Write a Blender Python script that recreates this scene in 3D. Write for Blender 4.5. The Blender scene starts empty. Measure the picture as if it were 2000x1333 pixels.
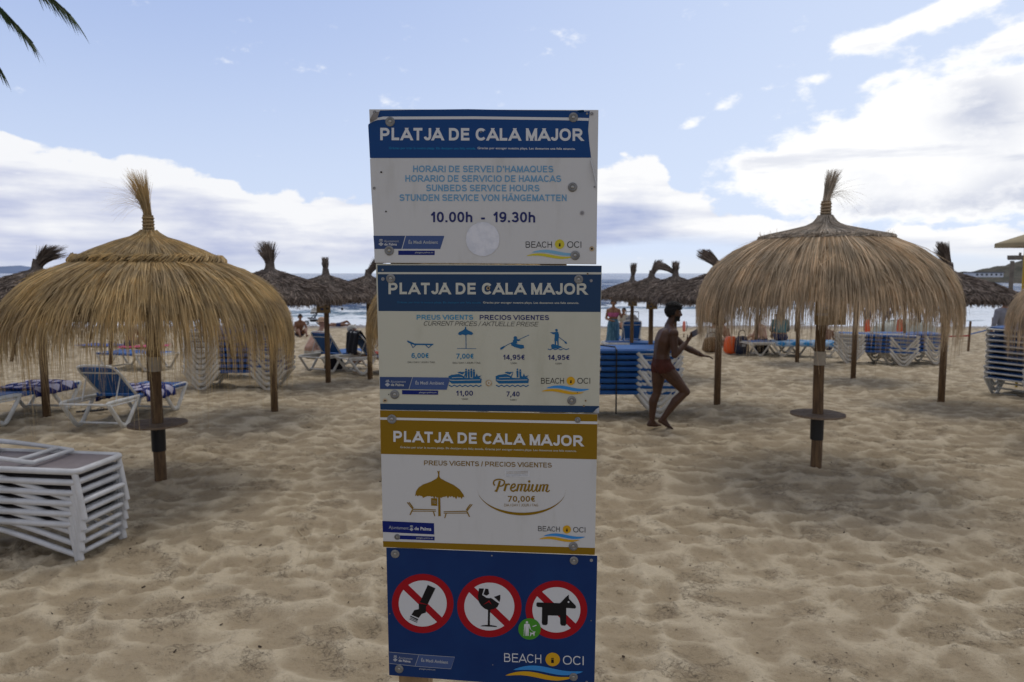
import bpy, bmesh, math, random
import numpy as np
from mathutils import Vector, Matrix
from mathutils.geometry import tessellate_polygon
R = math.radians
SC = bpy.context.scene
COL = SC.collection

# ------------------------------------------------------------------ camera
FPX, CXP, CYP, HOR = 1400.0, 1000.0, 666.5, 534.0
CAMH = 2.1
PITCH = math.atan((CYP - HOR) / FPX)
cam_d = bpy.data.cameras.new('camera'); cam = bpy.data.objects.new('camera', cam_d); COL.objects.link(cam)
cam.location = (0, 0, CAMH); cam.rotation_euler = (math.pi / 2 - PITCH, 0, 0)
cam_d.sensor_width = 36; cam_d.lens = FPX / 2000 * 36; cam_d.clip_end = 30000; cam_d.clip_start = .05
cam_d.dof.use_dof = True; cam_d.dof.focus_distance = 1.88; cam_d.dof.aperture_fstop = 6.3
SC.camera = cam
CAM = Vector((0, 0, CAMH))
FWD = Vector((0, math.cos(PITCH), -math.sin(PITCH))); UP = Vector((0, math.sin(PITCH), math.cos(PITCH))); RT = Vector((1, 0, 0))

def ray(px, py):
    return FWD + RT * ((px - CXP) / FPX) + UP * ((CYP - py) / FPX)

def slope(y):
    return -0.028 * max(0.0, y - 11.0)

def ground_at(px, py):
    d = ray(px, py); y = 10.0
    for _ in range(60):
        z = slope(y); t = (z - CAMH) / d.z; y = .5 * y + .5 * d.y * t
    return Vector((d.x * t, d.y * t, slope(d.y * t)))

def at_depth(px, py, y):
    d = ray(px, py); return CAM + d * (y / d.y)

def azel(px, py):
    d = ray(px, py).normalized(); return math.degrees(math.atan2(d.x, d.y)), math.degrees(math.asin(d.z))

# ------------------------------------------------------------------ world and sun
SUN_EL, SUN_AZ = R(66), R(14)          # azimuth measured from +Y towards +X
world = bpy.data.worlds.new('World'); SC.world = world; world.use_nodes = True
nt = world.node_tree; nt.nodes.clear()
class NB:
    """small node-graph builder"""
    def __init__(s, t): s.t = t
    def n(s, typ, **kw):
        x = s.t.nodes.new(typ)
        for k, v in kw.items(): setattr(x, k, v)
        return x
    def put(s, sock, v):
        if hasattr(v, 'is_output'): s.t.links.new(v, sock)
        else: sock.default_value = v
    def m(s, op, a, b=None, c=None, clamp=False):
        x = s.n('ShaderNodeMath', operation=op, use_clamp=clamp)
        s.put(x.inputs[0], a)
        if b is not None: s.put(x.inputs[1], b)
        if c is not None: s.put(x.inputs[2], c)
        return x.outputs[0]
    def step(s, v, lo, hi, a=0., b=1., smooth=True):
        x = s.n('ShaderNodeMapRange', interpolation_type='SMOOTHSTEP' if smooth else 'LINEAR')
        for i, q in enumerate((v, lo, hi, a, b)): s.put(x.inputs[i], q)
        return x.outputs[0]
    def mix(s, f, a, b, mode='MIX'):
        x = s.n('ShaderNodeMix', data_type='RGBA', blend_type=mode)
        s.put(x.inputs[0], f); s.put(x.inputs[6], a); s.put(x.inputs[7], b)
        return x.outputs[2]
    def noise(s, vec, scale, detail=4., rough=.5, dist=0.):
        x = s.n('ShaderNodeTexNoise')
        if vec is not None: s.put(x.inputs['Vector'], vec)
        x.inputs['Scale'].default_value = scale; x.inputs['Detail'].default_value = detail
        x.inputs['Roughness'].default_value = rough; x.inputs['Distortion'].default_value = dist
        return x.outputs['Fac']
    def vscale(s, vec, v):
        x = s.n('ShaderNodeVectorMath', operation='MULTIPLY'); s.put(x.inputs[0], vec); x.inputs[1].default_value = v
        return x.outputs[0]
    def vadd(s, vec, v):
        x = s.n('ShaderNodeVectorMath', operation='ADD'); s.put(x.inputs[0], vec); x.inputs[1].default_value = v
        return x.outputs[0]
    def curve(s, v, lo, hi, pts):
        """piecewise curve: pts are (x in lo..hi, y 0..1)"""
        f = s.step(v, lo, hi, smooth=False)
        x = s.n('ShaderNodeFloatCurve'); s.put(x.inputs['Value'], f)
        c = x.mapping.curves[0]
        q = [((a - lo) / (hi - lo), b) for a, b in pts]
        c.points[0].location = q[0]; c.points[1].location = q[-1]
        for p in q[1:-1]: c.points.new(*p)
        x.mapping.update()
        return x.outputs['Value']

g = NB(nt)
tc = g.n('ShaderNodeTexCoord').outputs['Generated']
nrm = g.n('ShaderNodeVectorMath', operation='NORMALIZE'); nt.links.new(tc, nrm.inputs[0]); vec = nrm.outputs[0]
sep = g.n('ShaderNodeSeparateXYZ'); nt.links.new(vec, sep.inputs[0])
az = g.m('MULTIPLY', g.m('ARCTAN2', sep.outputs[0], sep.outputs[1]), 180 / math.pi)
el = g.m('MULTIPLY', g.m('ARCSINE', sep.outputs[2]), 180 / math.pi)
sky = g.n('ShaderNodeTexSky', sky_type='NISHITA', sun_disc=False, sun_elevation=SUN_EL, sun_rotation=SUN_AZ,
          air_density=1.0, dust_density=1.2, ozone_density=1.0)
base = g.mix(.72, sky.outputs[0], (4.3, 5.5, 9.0, 1))
haze_f = g.m('MULTIPLY', g.step(el, 24., -1.), .85)
base = g.mix(haze_f, base, (7.0, 8.0, 9.8, 1))
# thin milky brightening towards the sun side, as the photograph's whole right half has it
sunside = g.m('MULTIPLY', g.step(az, -32., 45.), g.step(az, 150., 70.))
base = g.mix(g.m('MULTIPLY', sunside, .72), base, (7.4, 8.4, 10.2, 1))
skyv = g.vscale(vec, (1., 1., 2.0))
n_big = g.noise(skyv, 5.5, 8., .58)
n_fine = g.noise(g.vadd(skyv, (3.1, 1.7, .4)), 19., 7., .6)
n_streak = g.noise(g.vscale(vec, (1., 1., 7.)), 4.2, 6., .55)
vor = g.n('ShaderNodeTexVoronoi', feature='SMOOTH_F1'); nt.links.new(skyv, vor.inputs['Vector']); vor.inputs['Scale'].default_value = 17.; vor.inputs['Smoothness'].default_value = .22; vor.inputs['Detail'].default_value = 1.0; vor.inputs['Roughness'].default_value = .55; vor.normalize = True
puff = vor.outputs['Distance']
ELM = 40.
# upper edge of the cumulus bank: azimuth -> elevation
edge_px = [(-700, 260), (-350, 280), (0, 262), (50, 285), (110, 300), (170, 292), (235, 305), (290, 335), (385, 338), (470, 372), (600, 392), (740, 398),
           (900, 385), (1080, 372), (1180, 322), (1225, 310), (1290, 338), (1330, 385), (1380, 398), (1500, 430), (1700, 440), (2000, 455), (2400, 470)]
edge = []
for p in edge_px:
    a, e = azel(*p); edge.append((a, max(0, e) / ELM))
edge = [(-180., edge[0][1])] + edge + [(180., .02)]
top = g.m('MULTIPLY', g.curve(az, -180., 180., edge), ELM)
wob = g.m('ADD', g.m('MULTIPLY', g.m('SUBTRACT', .42, puff), 4.6), g.m('MULTIPLY', g.m('SUBTRACT', n_fine, .5), 3.4))
below = g.m('SUBTRACT', g.m('ADD', top, wob), el)            # degrees under the billowing edge
bank = g.step(below, 0., .55)
# lower edge of the bank (flat base of the cumulus on the right; the left bank reaches the haze)
low = []
for p in [(0, 560), (740, 520), (1000, 500), (1180, 478), (1300, 466), (1500, 470), (1800, 492), (2000, 505)]:
    a, e = azel(*p); low.append((a, max(0, e) / ELM))
low = [(-180., 0.)] + low + [(180., 0.)]
lowv = g.m('MULTIPLY', g.curve(az, -180., 180., low), ELM)
bank = g.m('MULTIPLY', bank, g.step(g.m('SUBTRACT', g.m('ADD', el, g.m('MULTIPLY', g.m('SUBTRACT', n_streak, .5), 2.)), lowv), -.6, .5))
dark = g.m('ADD', g.m('MULTIPLY', g.step(below, .8, 5.8), .72), g.m('MULTIPLY', g.m('SUBTRACT', n_streak, .47), 2.4))
dark = g.m('ADD', dark, g.m('MULTIPLY', g.m('SUBTRACT', puff, .35), .9))
dark = g.m('MULTIPLY', g.m('MULTIPLY', dark, g.step(el, -.4, .7, .4, 1.)), .95, clamp=True)
lit = g.mix(sunside, (9.3, 9.4, 9.7, 1), (10.2, 10.2, 10.2, 1))
shade = g.mix(sunside, (3.7, 4.3, 6.8, 1), (4.7, 5.4, 7.4, 1))
bankc = g.mix(dark, lit, shade)
col = g.mix(bank, base, bankc)
# scattered clouds high on the right: soft blobs broken up by noise
blobs = [((1840, 215), 8.5, 2.9, .28, .60), ((1960, 320), 8., 3.4, .05, .62), ((1700, 292), 7.0, 2.2, .22, .54), ((1560, 322), 5.5, 1.0, .12, .42),
         ((1430, 316), 3.4, .8, .0, .34), ((1755, 55), 4.6, .9, .30, .44), ((1655, 80), 1.6, .8, .1, .38), ((1880, 12), 3.6, .9, .25, .42), ((1970, 80), 2.4, .9, .2, .42),
         ((1490, 172), 1.2, .4, .1, .27), ((1415, 205), 1.3, .45, .4, .27), ((1355, 240), 1.0, .4, .3, .26), ((1580, 190), .9, .9, .0, .28),
         ((1595, 155), 1.2, .4, .0, .26), ((1385, 182), .8, .35, .3, .24), ((1690, 165), 2.0, .35, .2, .24), ((1800, 395), 8., 1.2, .02, .46), ((1500, 365), 5., .9, -.1, .26)]
dens = None
for (p, sa, se, rot, w) in blobs:
    a0, e0 = azel(*p)
    da = g.m('SUBTRACT', az, a0); de = g.m('SUBTRACT', el, e0)
    u = g.m('ADD', g.m('MULTIPLY', da, math.cos(rot) / sa), g.m('MULTIPLY', de, math.sin(rot) / sa))
    v = g.m('ADD', g.m('MULTIPLY', de, math.cos(rot) / se), g.m('MULTIPLY', da, -math.sin(rot) / se))
    q = g.m('EXPONENT', g.m('MULTIPLY', g.m('ADD', g.m('MULTIPLY', u, u), g.m('MULTIPLY', v, v)), -1.))
    q = g.m('MULTIPLY', q, w)
    dens = q if dens is None else g.m('ADD', dens, q)
# the rest of the dome carries the same broken fair-weather cloud
far_dome = g.m('MULTIPLY', g.step(g.m('ABSOLUTE', az), 38., 60.), g.m('MULTIPLY', g.step(n_big, .5, .62), .30))
dens = g.m('ADD', g.m('MAXIMUM', dens, far_dome), g.m('MULTIPLY', g.m('SUBTRACT', n_fine, .5), 1.25))
dens = g.m('ADD', dens, g.m('MULTIPLY', g.m('SUBTRACT', n_big, .5), .35))
wisp = g.step(dens, .15, .46)
grey = g.m('ADD', g.m('MULTIPLY', g.step(n_streak, .50, .66), .75), g.m('MULTIPLY', g.step(n_big, .55, .7), .35))
for (p, sa, se, w) in [((1905, 205), 2.3, 2.0, .85), ((1760, 408), 9., .8, .75), ((1990, 370), 3., 1.6, .8), ((1950, 240), 2.6, 2.4, .4)]:
    a0, e0 = azel(*p)
    u = g.m('MULTIPLY', g.m('SUBTRACT', az, a0), 1 / sa); v = g.m('MULTIPLY', g.m('SUBTRACT', el, e0), 1 / se)
    q = g.m('EXPONENT', g.m('MULTIPLY', g.m('ADD', g.m('MULTIPLY', u, u), g.m('MULTIPLY', v, v)), -1.))
    grey = g.m('ADD', grey, g.m('MULTIPLY', g.m('MULTIPLY', q, w), g.step(n_fine, .3, .6, .5, 1.2)))
grey = g.m('MULTIPLY', g.m('MULTIPLY', grey, g.step(dens, .3, .62)), .8, clamp=True)
wispc = g.mix(grey, (10.6, 10.6, 10.6, 1), (6.2, 6.6, 7.8, 1))
col = g.mix(wisp, col, wispc)
# unseen grey cloud added overhead and behind to make the fill light neutral
dk = g.m('MAXIMUM', g.step(g.m('ABSOLUTE', az), 48., 85.), g.step(el, 34., 52.))
dk = g.m('MULTIPLY', dk, g.step(g.m('ADD', n_big, g.m('MULTIPLY', g.m('SUBTRACT', n_fine, .5), .3)), .36, .52, 0., .9))
col = g.mix(dk, col, g.mix(g.step(n_fine, .3, .7), (3.9, 3.9, 4.1, 1), (6.4, 6.3, 6.3, 1)))
# pale haze right above the sea, on the whole horizon
hz = g.m('MULTIPLY', g.step(el, 2.2, 0.), g.step(az, -45., 20., .30, .85))
col = g.mix(hz, col, (7.6, 8.1, 8.8, 1))
bg = g.n('ShaderNodeBackground'); nt.links.new(col, bg.inputs[0]); bg.inputs[1].default_value = .1
wo = g.n('ShaderNodeOutputWorld'); nt.links.new(bg.outputs[0], wo.inputs[0])

sd = bpy.data.lights.new('sun', 'SUN'); sun = bpy.data.objects.new('sun', sd); COL.objects.link(sun)
sd.energy = 1.1; sd.angle = R(34); sd.color = (1., .95, .86)
sdir = Vector((math.sin(SUN_AZ) * math.cos(SUN_EL), math.cos(SUN_AZ) * math.cos(SUN_EL), math.sin(SUN_EL)))
sun.rotation_euler = sdir.to_track_quat('Z', 'Y').to_euler()
SC.view_settings.view_transform = 'Standard'; SC.view_settings.look = 'None'
SC.view_settings.exposure = 0.0; SC.view_settings.gamma = 1; SC.view_settings.use_curve_mapping = False

# ------------------------------------------------------------------ helpers
def tag(o, label=None, cat=None, group=None, kind=None):
    if label: o['label'] = label
    if cat: o['category'] = cat
    if group: o['group'] = group
    if kind: o['kind'] = kind
    return o

def thing(name, label, cat, loc=(0, 0, 0), rz=0., group=None):
    o = bpy.data.objects.new(name, None); COL.objects.link(o); o.empty_display_size = .1
    o.location = loc; o.rotation_euler = (0, 0, rz)
    return tag(o, label, cat, group)

def link(name, me, m, parent=None, smooth=False):
    o = bpy.data.objects.new(name, me); COL.objects.link(o)
    if m is not None:
        for q in (m if isinstance(m, (list, tuple)) else [m]): me.materials.append(q)
    if smooth: me.polygons.foreach_set('use_smooth', [True] * len(me.polygons))
    if parent is not None: o.parent = parent
    return o

def copy_tree(o, parent=None):
    c = o.copy(); COL.objects.link(c)
    if parent is not None: c.parent = parent
    for ch in o.children: copy_tree(ch, c)
    return c

class MB:
    def __init__(s): s.v = []; s.f = []; s.mi = []
    def add(s, vs, fs, mi=0):
        n = len(s.v); s.v += [tuple(v) for v in vs]; s.f += [tuple(i + n for i in f) for f in fs]; s.mi += [mi] * len(fs); return s
    def box(s, c, d, rot=None, mi=0):
        c = Vector(c); vs = []
        for sx in (-.5, .5):
            for sy in (-.5, .5):
                for sz in (-.5, .5):
                    p = Vector((sx * d[0], sy * d[1], sz * d[2]))
                    if rot is not None: p = rot @ p
                    vs.append(c + p)
        return s.add(vs, [(0, 1, 3, 2), (4, 6, 7, 5), (0, 4, 5, 1), (2, 3, 7, 6), (0, 2, 6, 4), (1, 5, 7, 3)], mi)
    def tube(s, pts, r, n=8, cap=True, flat=1., mi=0, closed=False):
        P = [Vector(p) for p in pts]; K = len(P)
        rr = r if hasattr(r, '__len__') else [r] * K
        vs = []; prev = None
        for i, p in enumerate(P):
            if closed: t = P[(i + 1) % K] - P[i - 1]
            else: t = P[min(i + 1, K - 1)] - P[max(i - 1, 0)]
            t = t.normalized() if t.length > 1e-9 else Vector((0, 0, 1))
            if prev is None:
                a = Vector((0, 0, 1)) if abs(t.z) < .9 else Vector((1, 0, 0))
                u = t.cross(a).normalized()
            else:
                u = (prev - t * prev.dot(t)); u = u.normalized() if u.length > 1e-6 else t.orthogonal().normalized()
            prev = u; w = t.cross(u)
            for k in range(n):
                a = 2 * math.pi * k / n
                vs.append(p + u * (math.cos(a) * rr[i] * flat) + w * (math.sin(a) * rr[i]))
        fs = []
        for i in range(K if closed else K - 1):
            j = (i + 1) % K
            for k in range(n):
                k2 = (k + 1) % n; fs.append((i * n + k, i * n + k2, j * n + k2, j * n + k))
        if cap and not closed: fs += [tuple(range(n - 1, -1, -1)), tuple((K - 1) * n + k for k in range(n))]
        return s.add(vs, fs, mi)
    def lathe(s, prof, n=24, c=(0, 0, 0), jit=0., seed=0, mi=0):
        rnd = random.Random(seed); vs = []
        for (r, z) in prof:
            for k in range(n):
                a = 2 * math.pi * k / n; q = r * (1 + jit * (rnd.random() - .5)); zz = z + jit * .3 * (rnd.random() - .5)
                vs.append((c[0] + q * math.cos(a), c[1] + q * math.sin(a), c[2] + zz))
        fs = []
        for i in range(len(prof) - 1):
            for k in range(n):
                k2 = (k + 1) % n; fs.append((i * n + k, i * n + k2, (i + 1) * n + k2, (i + 1) * n + k))
        return s.add(vs, fs, mi)
    def ell(s, c, r, n=12, m=8, rot=None, mi=0):
        c = Vector(c); vs = [Vector((0, 0, -1))]
        for i in range(1, m):
            p = -math.pi / 2 + math.pi * i / m
            for k in range(n):
                a = 2 * math.pi * k / n; vs.append(Vector((math.cos(p) * math.cos(a), math.cos(p) * math.sin(a), math.sin(p))))
        vs.append(Vector((0, 0, 1))); fs = []
        for k in range(n): fs.append((0, 1 + (k + 1) % n, 1 + k))
        for i in range(m - 2):
            for k in range(n):
                k2 = (k + 1) % n; a = 1 + i * n; fs.append((a + k, a + k2, a + n + k2, a + n + k))
        L = len(vs) - 1; a = 1 + (m - 2) * n
        for k in range(n): fs.append((L, a + k, a + (k + 1) % n))
        out = []
        for v in vs:
            q = Vector((v.x * r[0], v.y * r[1], v.z * r[2]))
            if rot is not None: q = rot @ q
            out.append(c + q)
        return s.add(out, fs, mi)
    def mesh(s, name='mesh'):
        me = bpy.data.meshes.new(name); me.from_pydata([tuple(v) for v in s.v], [], s.f)
        if any(s.mi): me.polygons.foreach_set('material_index', s.mi)
        me.update(); return me
    def build(s, name, m, parent=None, smooth=True, bevel=0.):
        me = s.mesh(name)
        o = link(name, me, m, parent, smooth)
        if bevel:
            b = o.modifiers.new('bevel', 'BEVEL'); b.width = bevel; b.segments = 2; b.limit_method = 'ANGLE'
        elif smooth: me.set_sharp_from_angle(angle=R(50))
        return o

def grid_mesh(name, V, rows, cols):
    """V: rows*cols x 3 array"""
    me = bpy.data.meshes.new(name)
    idx = np.arange(rows * cols).reshape(rows, cols)
    F = np.stack([idx[:-1, :-1], idx[:-1, 1:], idx[1:, 1:], idx[1:, :-1]], -1).reshape(-1, 4)
    fill(me, V, F); return me

def fill(me, V, F):
    V = np.asarray(V, np.float32); F = np.asarray(F, np.int32)
    me.vertices.add(len(V)); me.vertices.foreach_set('co', V.ravel())
    me.loops.add(F.size); me.loops.foreach_set('vertex_index', F.ravel())
    me.polygons.add(len(F)); me.polygons.foreach_set('loop_start', np.arange(len(F), dtype=np.int32) * F.shape[1])
    me.polygons.foreach_set('use_smooth', np.ones(len(F), bool))
    me.update(calc_edges=True)

def ribbons(name, P, W, m, parent=None, seed=0, kind='stuff', side=None):
    """P: N x K x 3 strand paths, W: N x K widths -> one mesh of narrow blades"""
    N, K, _ = P.shape; rs = np.random.RandomState(seed)
    T = np.gradient(P, axis=1); T /= np.linalg.norm(T, axis=2, keepdims=True) + 1e-9
    if side is None:
        S = rs.normal(size=(N, 1, 3)); S = np.repeat(S, K, 1)
    else: S = side
    S = np.cross(T, S); S /= np.linalg.norm(S, axis=2, keepdims=True) + 1e-9
    A = P + S * W[..., None] * .5; B = P - S * W[..., None] * .5
    V = np.stack([A, B], 2).reshape(-1, 3)
    b = (np.arange(N)[:, None] * K + np.arange(K - 1)[None, :]) * 2
    F = np.stack([b, b + 1, b + 3, b + 2], -1).reshape(-1, 4)
    me = bpy.data.meshes.new(name); fill(me, V, F)
    o = link(name, me, m, parent)
    if kind: o['kind'] = kind
    return o

# ------------------------------------------------------------------ materials
MATS = {}
def pmat(name, col, rough=.6, col2=None, scale=8., detail=4., stretch=None, bump=0., bscale=None, spec=.4, metal=0., transl=0., island=0., sheen=0., lo=.35, hi=.65):
    m = bpy.data.materials.new(name); m.use_nodes = True; t = m.node_tree; b = NB(t)
    p = t.nodes['Principled BSDF']; out = t.nodes['Material Output']
    p.inputs['Roughness'].default_value = rough; p.inputs['Metallic'].default_value = metal; p.inputs['Specular IOR Level'].default_value = spec
    tcv = b.n('ShaderNodeTexCoord').outputs['Object']
    if stretch: tcv = b.vscale(tcv, stretch)
    c = (*col, 1)
    if col2 is not None:
        f = b.step(b.noise(tcv, scale, detail, .6), lo, hi); c = b.mix(f, c, (*col2, 1))
    if island:
        r = b.n('ShaderNodeNewGeometry').outputs['Random Per Island']
        c = b.mix(1., c, b.n('ShaderNodeCombineColor').outputs[0] if False else c, 'MIX') if False else c
        k = b.step(r, 0., 1., 1. - island, 1. + island, smooth=False)
        x = b.n('ShaderNodeVectorMath', operation='SCALE'); b.put(x.inputs[0], c if hasattr(c, 'is_output') else c[:3]); b.put(x.inputs['Scale'], k); c = x.outputs[0]
    b.put(p.inputs['Base Color'], c)
    if bump:
        bn = b.n('ShaderNodeBump'); bn.inputs['Strength'].default_value = 1.; bn.inputs['Distance'].default_value = bump
        b.put(bn.inputs['Height'], b.noise(tcv, bscale or scale * 4, 5., .65)); t.links.new(bn.outputs[0], p.inputs['Normal'])
    if transl:
        tr = b.n('ShaderNodeBsdfTranslucent'); b.put(tr.inputs[0], c)
        mx = b.n('ShaderNodeMixShader'); mx.inputs[0].default_value = transl
        t.links.new(p.outputs[0], mx.inputs[1]); t.links.new(tr.outputs[0], mx.inputs[2]); t.links.new(mx.outputs[0], out.inputs[0])
    return m

M = dict(
    white_plastic=pmat('white_plastic', (.66, .66, .64), .42, (.52, .51, .47), 5., bump=.0006, bscale=60),
    aged_plastic=pmat('aged_white_plastic', (.66, .63, .56), .5, (.50, .46, .39), 4., bump=.0006, bscale=60),
    white_metal=pmat('white_coated_metal', (.56, .56, .565), .4, (.46, .46, .46), 6.),
    blue_sling=pmat('blue_sling', (.008, .075, .27), .6, (.013, .11, .34), 3., bump=.0005, bscale=300, transl=.12),
    navy_sling=pmat('navy_sling', (.012, .045, .25), .65, (.015, .06, .30), 3., bump=.0005, bscale=300, transl=.12),
    grey_mesh=pmat('grey_mesh', (.20, .17, .175), .7, (.24, .21, .21), 4., bump=.0006, bscale=350),
    pole=pmat('pole_wood', (.16, .095, .045), .75, (.085, .05, .025), 7., stretch=(6, 6, .8), bump=.002, bscale=12),
    tray=pmat('tray_wood', (.26, .19, .125), .8, (.16, .11, .075), 9., stretch=(1, 6, 6), bump=.0015, bscale=20),
    black=pmat('black_rubber', (.008, .008, .009), .5),
    straw=pmat('golden_straw', (.62, .45, .215), .65, (.42, .31, .17), 3.2, transl=.35, island=.42, spec=.3),
    straw2=pmat('pale_straw', (.66, .505, .33), .65, (.44, .345, .235), 3.2, transl=.32, island=.42, spec=.3),
    straw_grey=pmat('weathered_straw', (.50, .42, .33), .8, (.36, .31, .25), 6., transl=.15, island=.45, spec=.2),
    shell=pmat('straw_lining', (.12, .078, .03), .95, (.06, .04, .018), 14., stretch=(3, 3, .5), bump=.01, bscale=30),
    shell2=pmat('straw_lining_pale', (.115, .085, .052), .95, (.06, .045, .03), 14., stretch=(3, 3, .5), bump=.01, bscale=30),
    heather=pmat('heather_thatch', (.16, .13, .11), .95, (.08, .064, .055), 9., bump=.03, bscale=22),
    heather_blade=pmat('heather_twigs', (.26, .21, .175), .9, (.14, .112, .095), 7., island=.55, transl=.06, spec=.15),
    board_white=pmat('white_print_board', (.50, .50, .50), .42, (.42, .415, .40), 6., stretch=(2.5, 1, .6), lo=.5, hi=.85, bump=.0002, bscale=30, spec=.25),
    board_cream=pmat('aged_cream_board', (.45, .445, .37), .22, (.37, .365, .29), 5., stretch=(2, 1, .6), lo=.48, hi=.8, bump=.0003, bscale=9, spec=.35),
    board_edge=pmat('board_edge', (.45, .42, .36), .6),
    washer=pmat('grey_washer', (.22, .22, .22), .5, (.15, .15, .15), 60., metal=.35),
    screw=pmat('screw_steel', (.35, .34, .32), .35, metal=.9),
    paper=pmat('worn_sticker', (.52, .54, .60), .6, (.62, .63, .68), 40., bump=.0008, bscale=60),
    hole=pmat('drill_hole', (.02, .018, .015), .8), rust=pmat('rust_stain', (.30, .20, .10), .8, (.45, .36, .24), 90.),
)

# ------------------------------------------------------------------ terrain noise
def hsh(i, j, s):
    n = (i.astype(np.int64) * 374761393 + j.astype(np.int64) * 668265263 + s * 974634777) & 0x7fffffff
    n = ((n ^ (n >> 13)) * 1274126177) & 0x7fffffff
    return ((n ^ (n >> 16)) & 0xffff) / 65535.0

def vnoise(x, y, s):
    i = np.floor(x); j = np.floor(y); u = x - i; v = y - j; u = u * u * (3 - 2 * u); v = v * v * (3 - 2 * v)
    a = hsh(i, j, s); b = hsh(i + 1, j, s); c = hsh(i, j + 1, s); d = hsh(i + 1, j + 1, s)
    return a + (b - a) * u + (c - a) * v + (a - b - c + d) * u * v

def fbm(x, y, s, o=4, gain=.5):
    r = 0; a = 1; t = 0
    for k in range(o): r = r + a * vnoise(x * 2 ** k, y * 2 ** k, s + k); t += a; a *= gain
    return r / t

def worley(x, y, s):
    i0 = np.floor(x); j0 = np.floor(y); best = np.full(x.shape, 9.)
    for di in (-1, 0, 1):
        for dj in (-1, 0, 1):
            i = i0 + di; j = j0 + dj
            dx = i + .1 + .8 * hsh(i, j, s) - x; dy = j + .1 + .8 * hsh(i, j, s + 7) - y
            best = np.minimum(best, dx * dx + dy * dy)
    return best

SEA_Z = -.86
def sand_height(X, Y, near, crest=False):
    base = -0.028 * np.maximum(0, Y - 11.0)
    wx = X + .22 * (fbm(X * 1.6, Y * 1.6, 11, 3) - .5) * 2; wy = Y + .22 * (fbm(X * 1.6, Y * 1.6, 31, 3) - .5) * 2
    m1 = fbm(X * .55, Y * .55, 51, 3); m1 = np.clip((m1 - .35) / .3, .25, 1.)
    pits = np.minimum(worley(wx / .32, wy / .235, 3), .75) * .09 * m1
    pits2 = np.minimum(worley(wx / .15 + 9, wy / .125, 5), .7) * .05 * (1.25 - m1)
    wx2 = X + .10 * (fbm(X * 3.1, Y * 3.1, 15, 2) - .5); wy2 = Y + .10 * (fbm(X * 3.1, Y * 3.1, 35, 2) - .5)
    f2 = np.minimum(worley(wx2 / .62 + 3, wy2 / .42, 9), .8); foot = -np.clip(1 - worley(wx2 / .55 + 30, wy2 / .40 + 3, 19) / .10, 0, 1) ** .7 * .035
    mound = (fbm(X * .45, Y * .45, 71, 3) - .5) * .07
    mk = np.clip((fbm(X * 1.9, Y * 1.9, 91, 3) - .50) / .10, 0, 1)
    crumb = (fbm(X * 17, Y * 22, 111, 3, .6) - .5)
    crack = np.abs(crumb) ** .6
    crumbs = mk * (crumb * .03 - (.05 - np.minimum(crack, .05)) * .0)
    clod = -mk * np.clip(.10 - np.minimum(worley(X * 13, Y * 17, 131), 1.) * .5, 0, 1) * .06
    grain = (fbm(X * 45, Y * 45, 151, 2) - .5) * .0035
    if crest: return np.clip((pits / (.09 * m1) * 1.25 + pits2 / .05 * .45) / .75, 0, 1)
    return base + mound + (pits + pits2 - .05) + f2 * .036 - .012 + foot * np.clip((fbm(X * .8, Y * .8, 171, 2) - .42) / .1, 0, 1) + crumbs + clod + grain * near

rows_far = np.exp(np.linspace(math.log(2.6), math.log(60.), 760))
rows_y = np.concatenate([np.array([-30., -12., -5., -1., 0., .8, 1.5, 2.0, 2.3]), rows_far])
core = np.linspace(-1, 1, 761)
outer = np.array([1.15, 1.5, 2.2, 4., 9., 25.])
us = np.concatenate([-outer[::-1], core, outer])
hw = np.maximum(rows_y, 2.6) * .80 + .35
X = us[None, :] * hw[:, None]; X = np.where(np.abs(us)[None, :] > 1.01, np.sign(us)[None, :] * (hw[:, None] + (np.abs(us)[None, :] - 1) * 12), X)
Y = np.repeat(rows_y[:, None], len(us), 1)
Z = sand_height(X, Y, np.clip(9 / np.maximum(Y, 1) - .5, 0, 1))
msk = ((np.abs(us)[None, :] > 1.01) | (rows_y[:, None] < 2.55))
Z = np.where(msk, -0.028 * np.maximum(0, Y - 11.) - .02, Z)
def sandz(x, y):
    return float(sand_height(np.array([x]), np.array([y]), 0)[0])

m = bpy.data.materials.new('beach_sand'); m.use_nodes = True; b = NB(m.node_tree); p = m.node_tree.nodes['Principled BSDF']
o3 = b.n('ShaderNodeTexCoord').outputs['Object']
at = b.n('ShaderNodeAttribute', attribute_name='relief_shade').outputs['Fac']
relief_shade = b.step(b.m('ADD', at, b.m('MULTIPLY', b.m('SUBTRACT', b.noise(o3, 9., 6., .7), .5), .7)), .15, .85)
c = b.mix(relief_shade, (.335, .262, .165, 1), (.55, .458, .318, 1))            # relief shading painted in: hollows darkened, crests paled like drier sand
c = b.mix(b.m('MULTIPLY', b.step(b.noise(o3, .8, 4., .6), .35, .65), .3), c, (.42, .335, .225, 1))
patch = b.step(b.noise(b.vadd(o3, (5, 1, 0)), 2.3, 5., .65), .535, .60)
wo3 = b.n('ShaderNodeVectorMath', operation='ADD'); b.put(wo3.inputs[0], o3)
nz_ = b.n('ShaderNodeTexNoise'); b.put(nz_.inputs['Vector'], o3); nz_.inputs['Scale'].default_value = 14.; nz_.inputs['Detail'].default_value = 3.
b.put(wo3.inputs[1], b.vscale(nz_.outputs['Color'], (.09, .09, 0.)))
vo = b.n('ShaderNodeTexVoronoi', feature='DISTANCE_TO_EDGE'); b.put(vo.inputs['Vector'], b.vscale(wo3.outputs[0], (1., 1., .2))); vo.inputs['Scale'].default_value = 24.
crack = b.m('MULTIPLY', b.step(vo.outputs['Distance'], .065, .0), patch)
crack = b.m('MULTIPLY', crack, b.step(b.noise(o3, 20., 3., .6), .42, .56))
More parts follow.
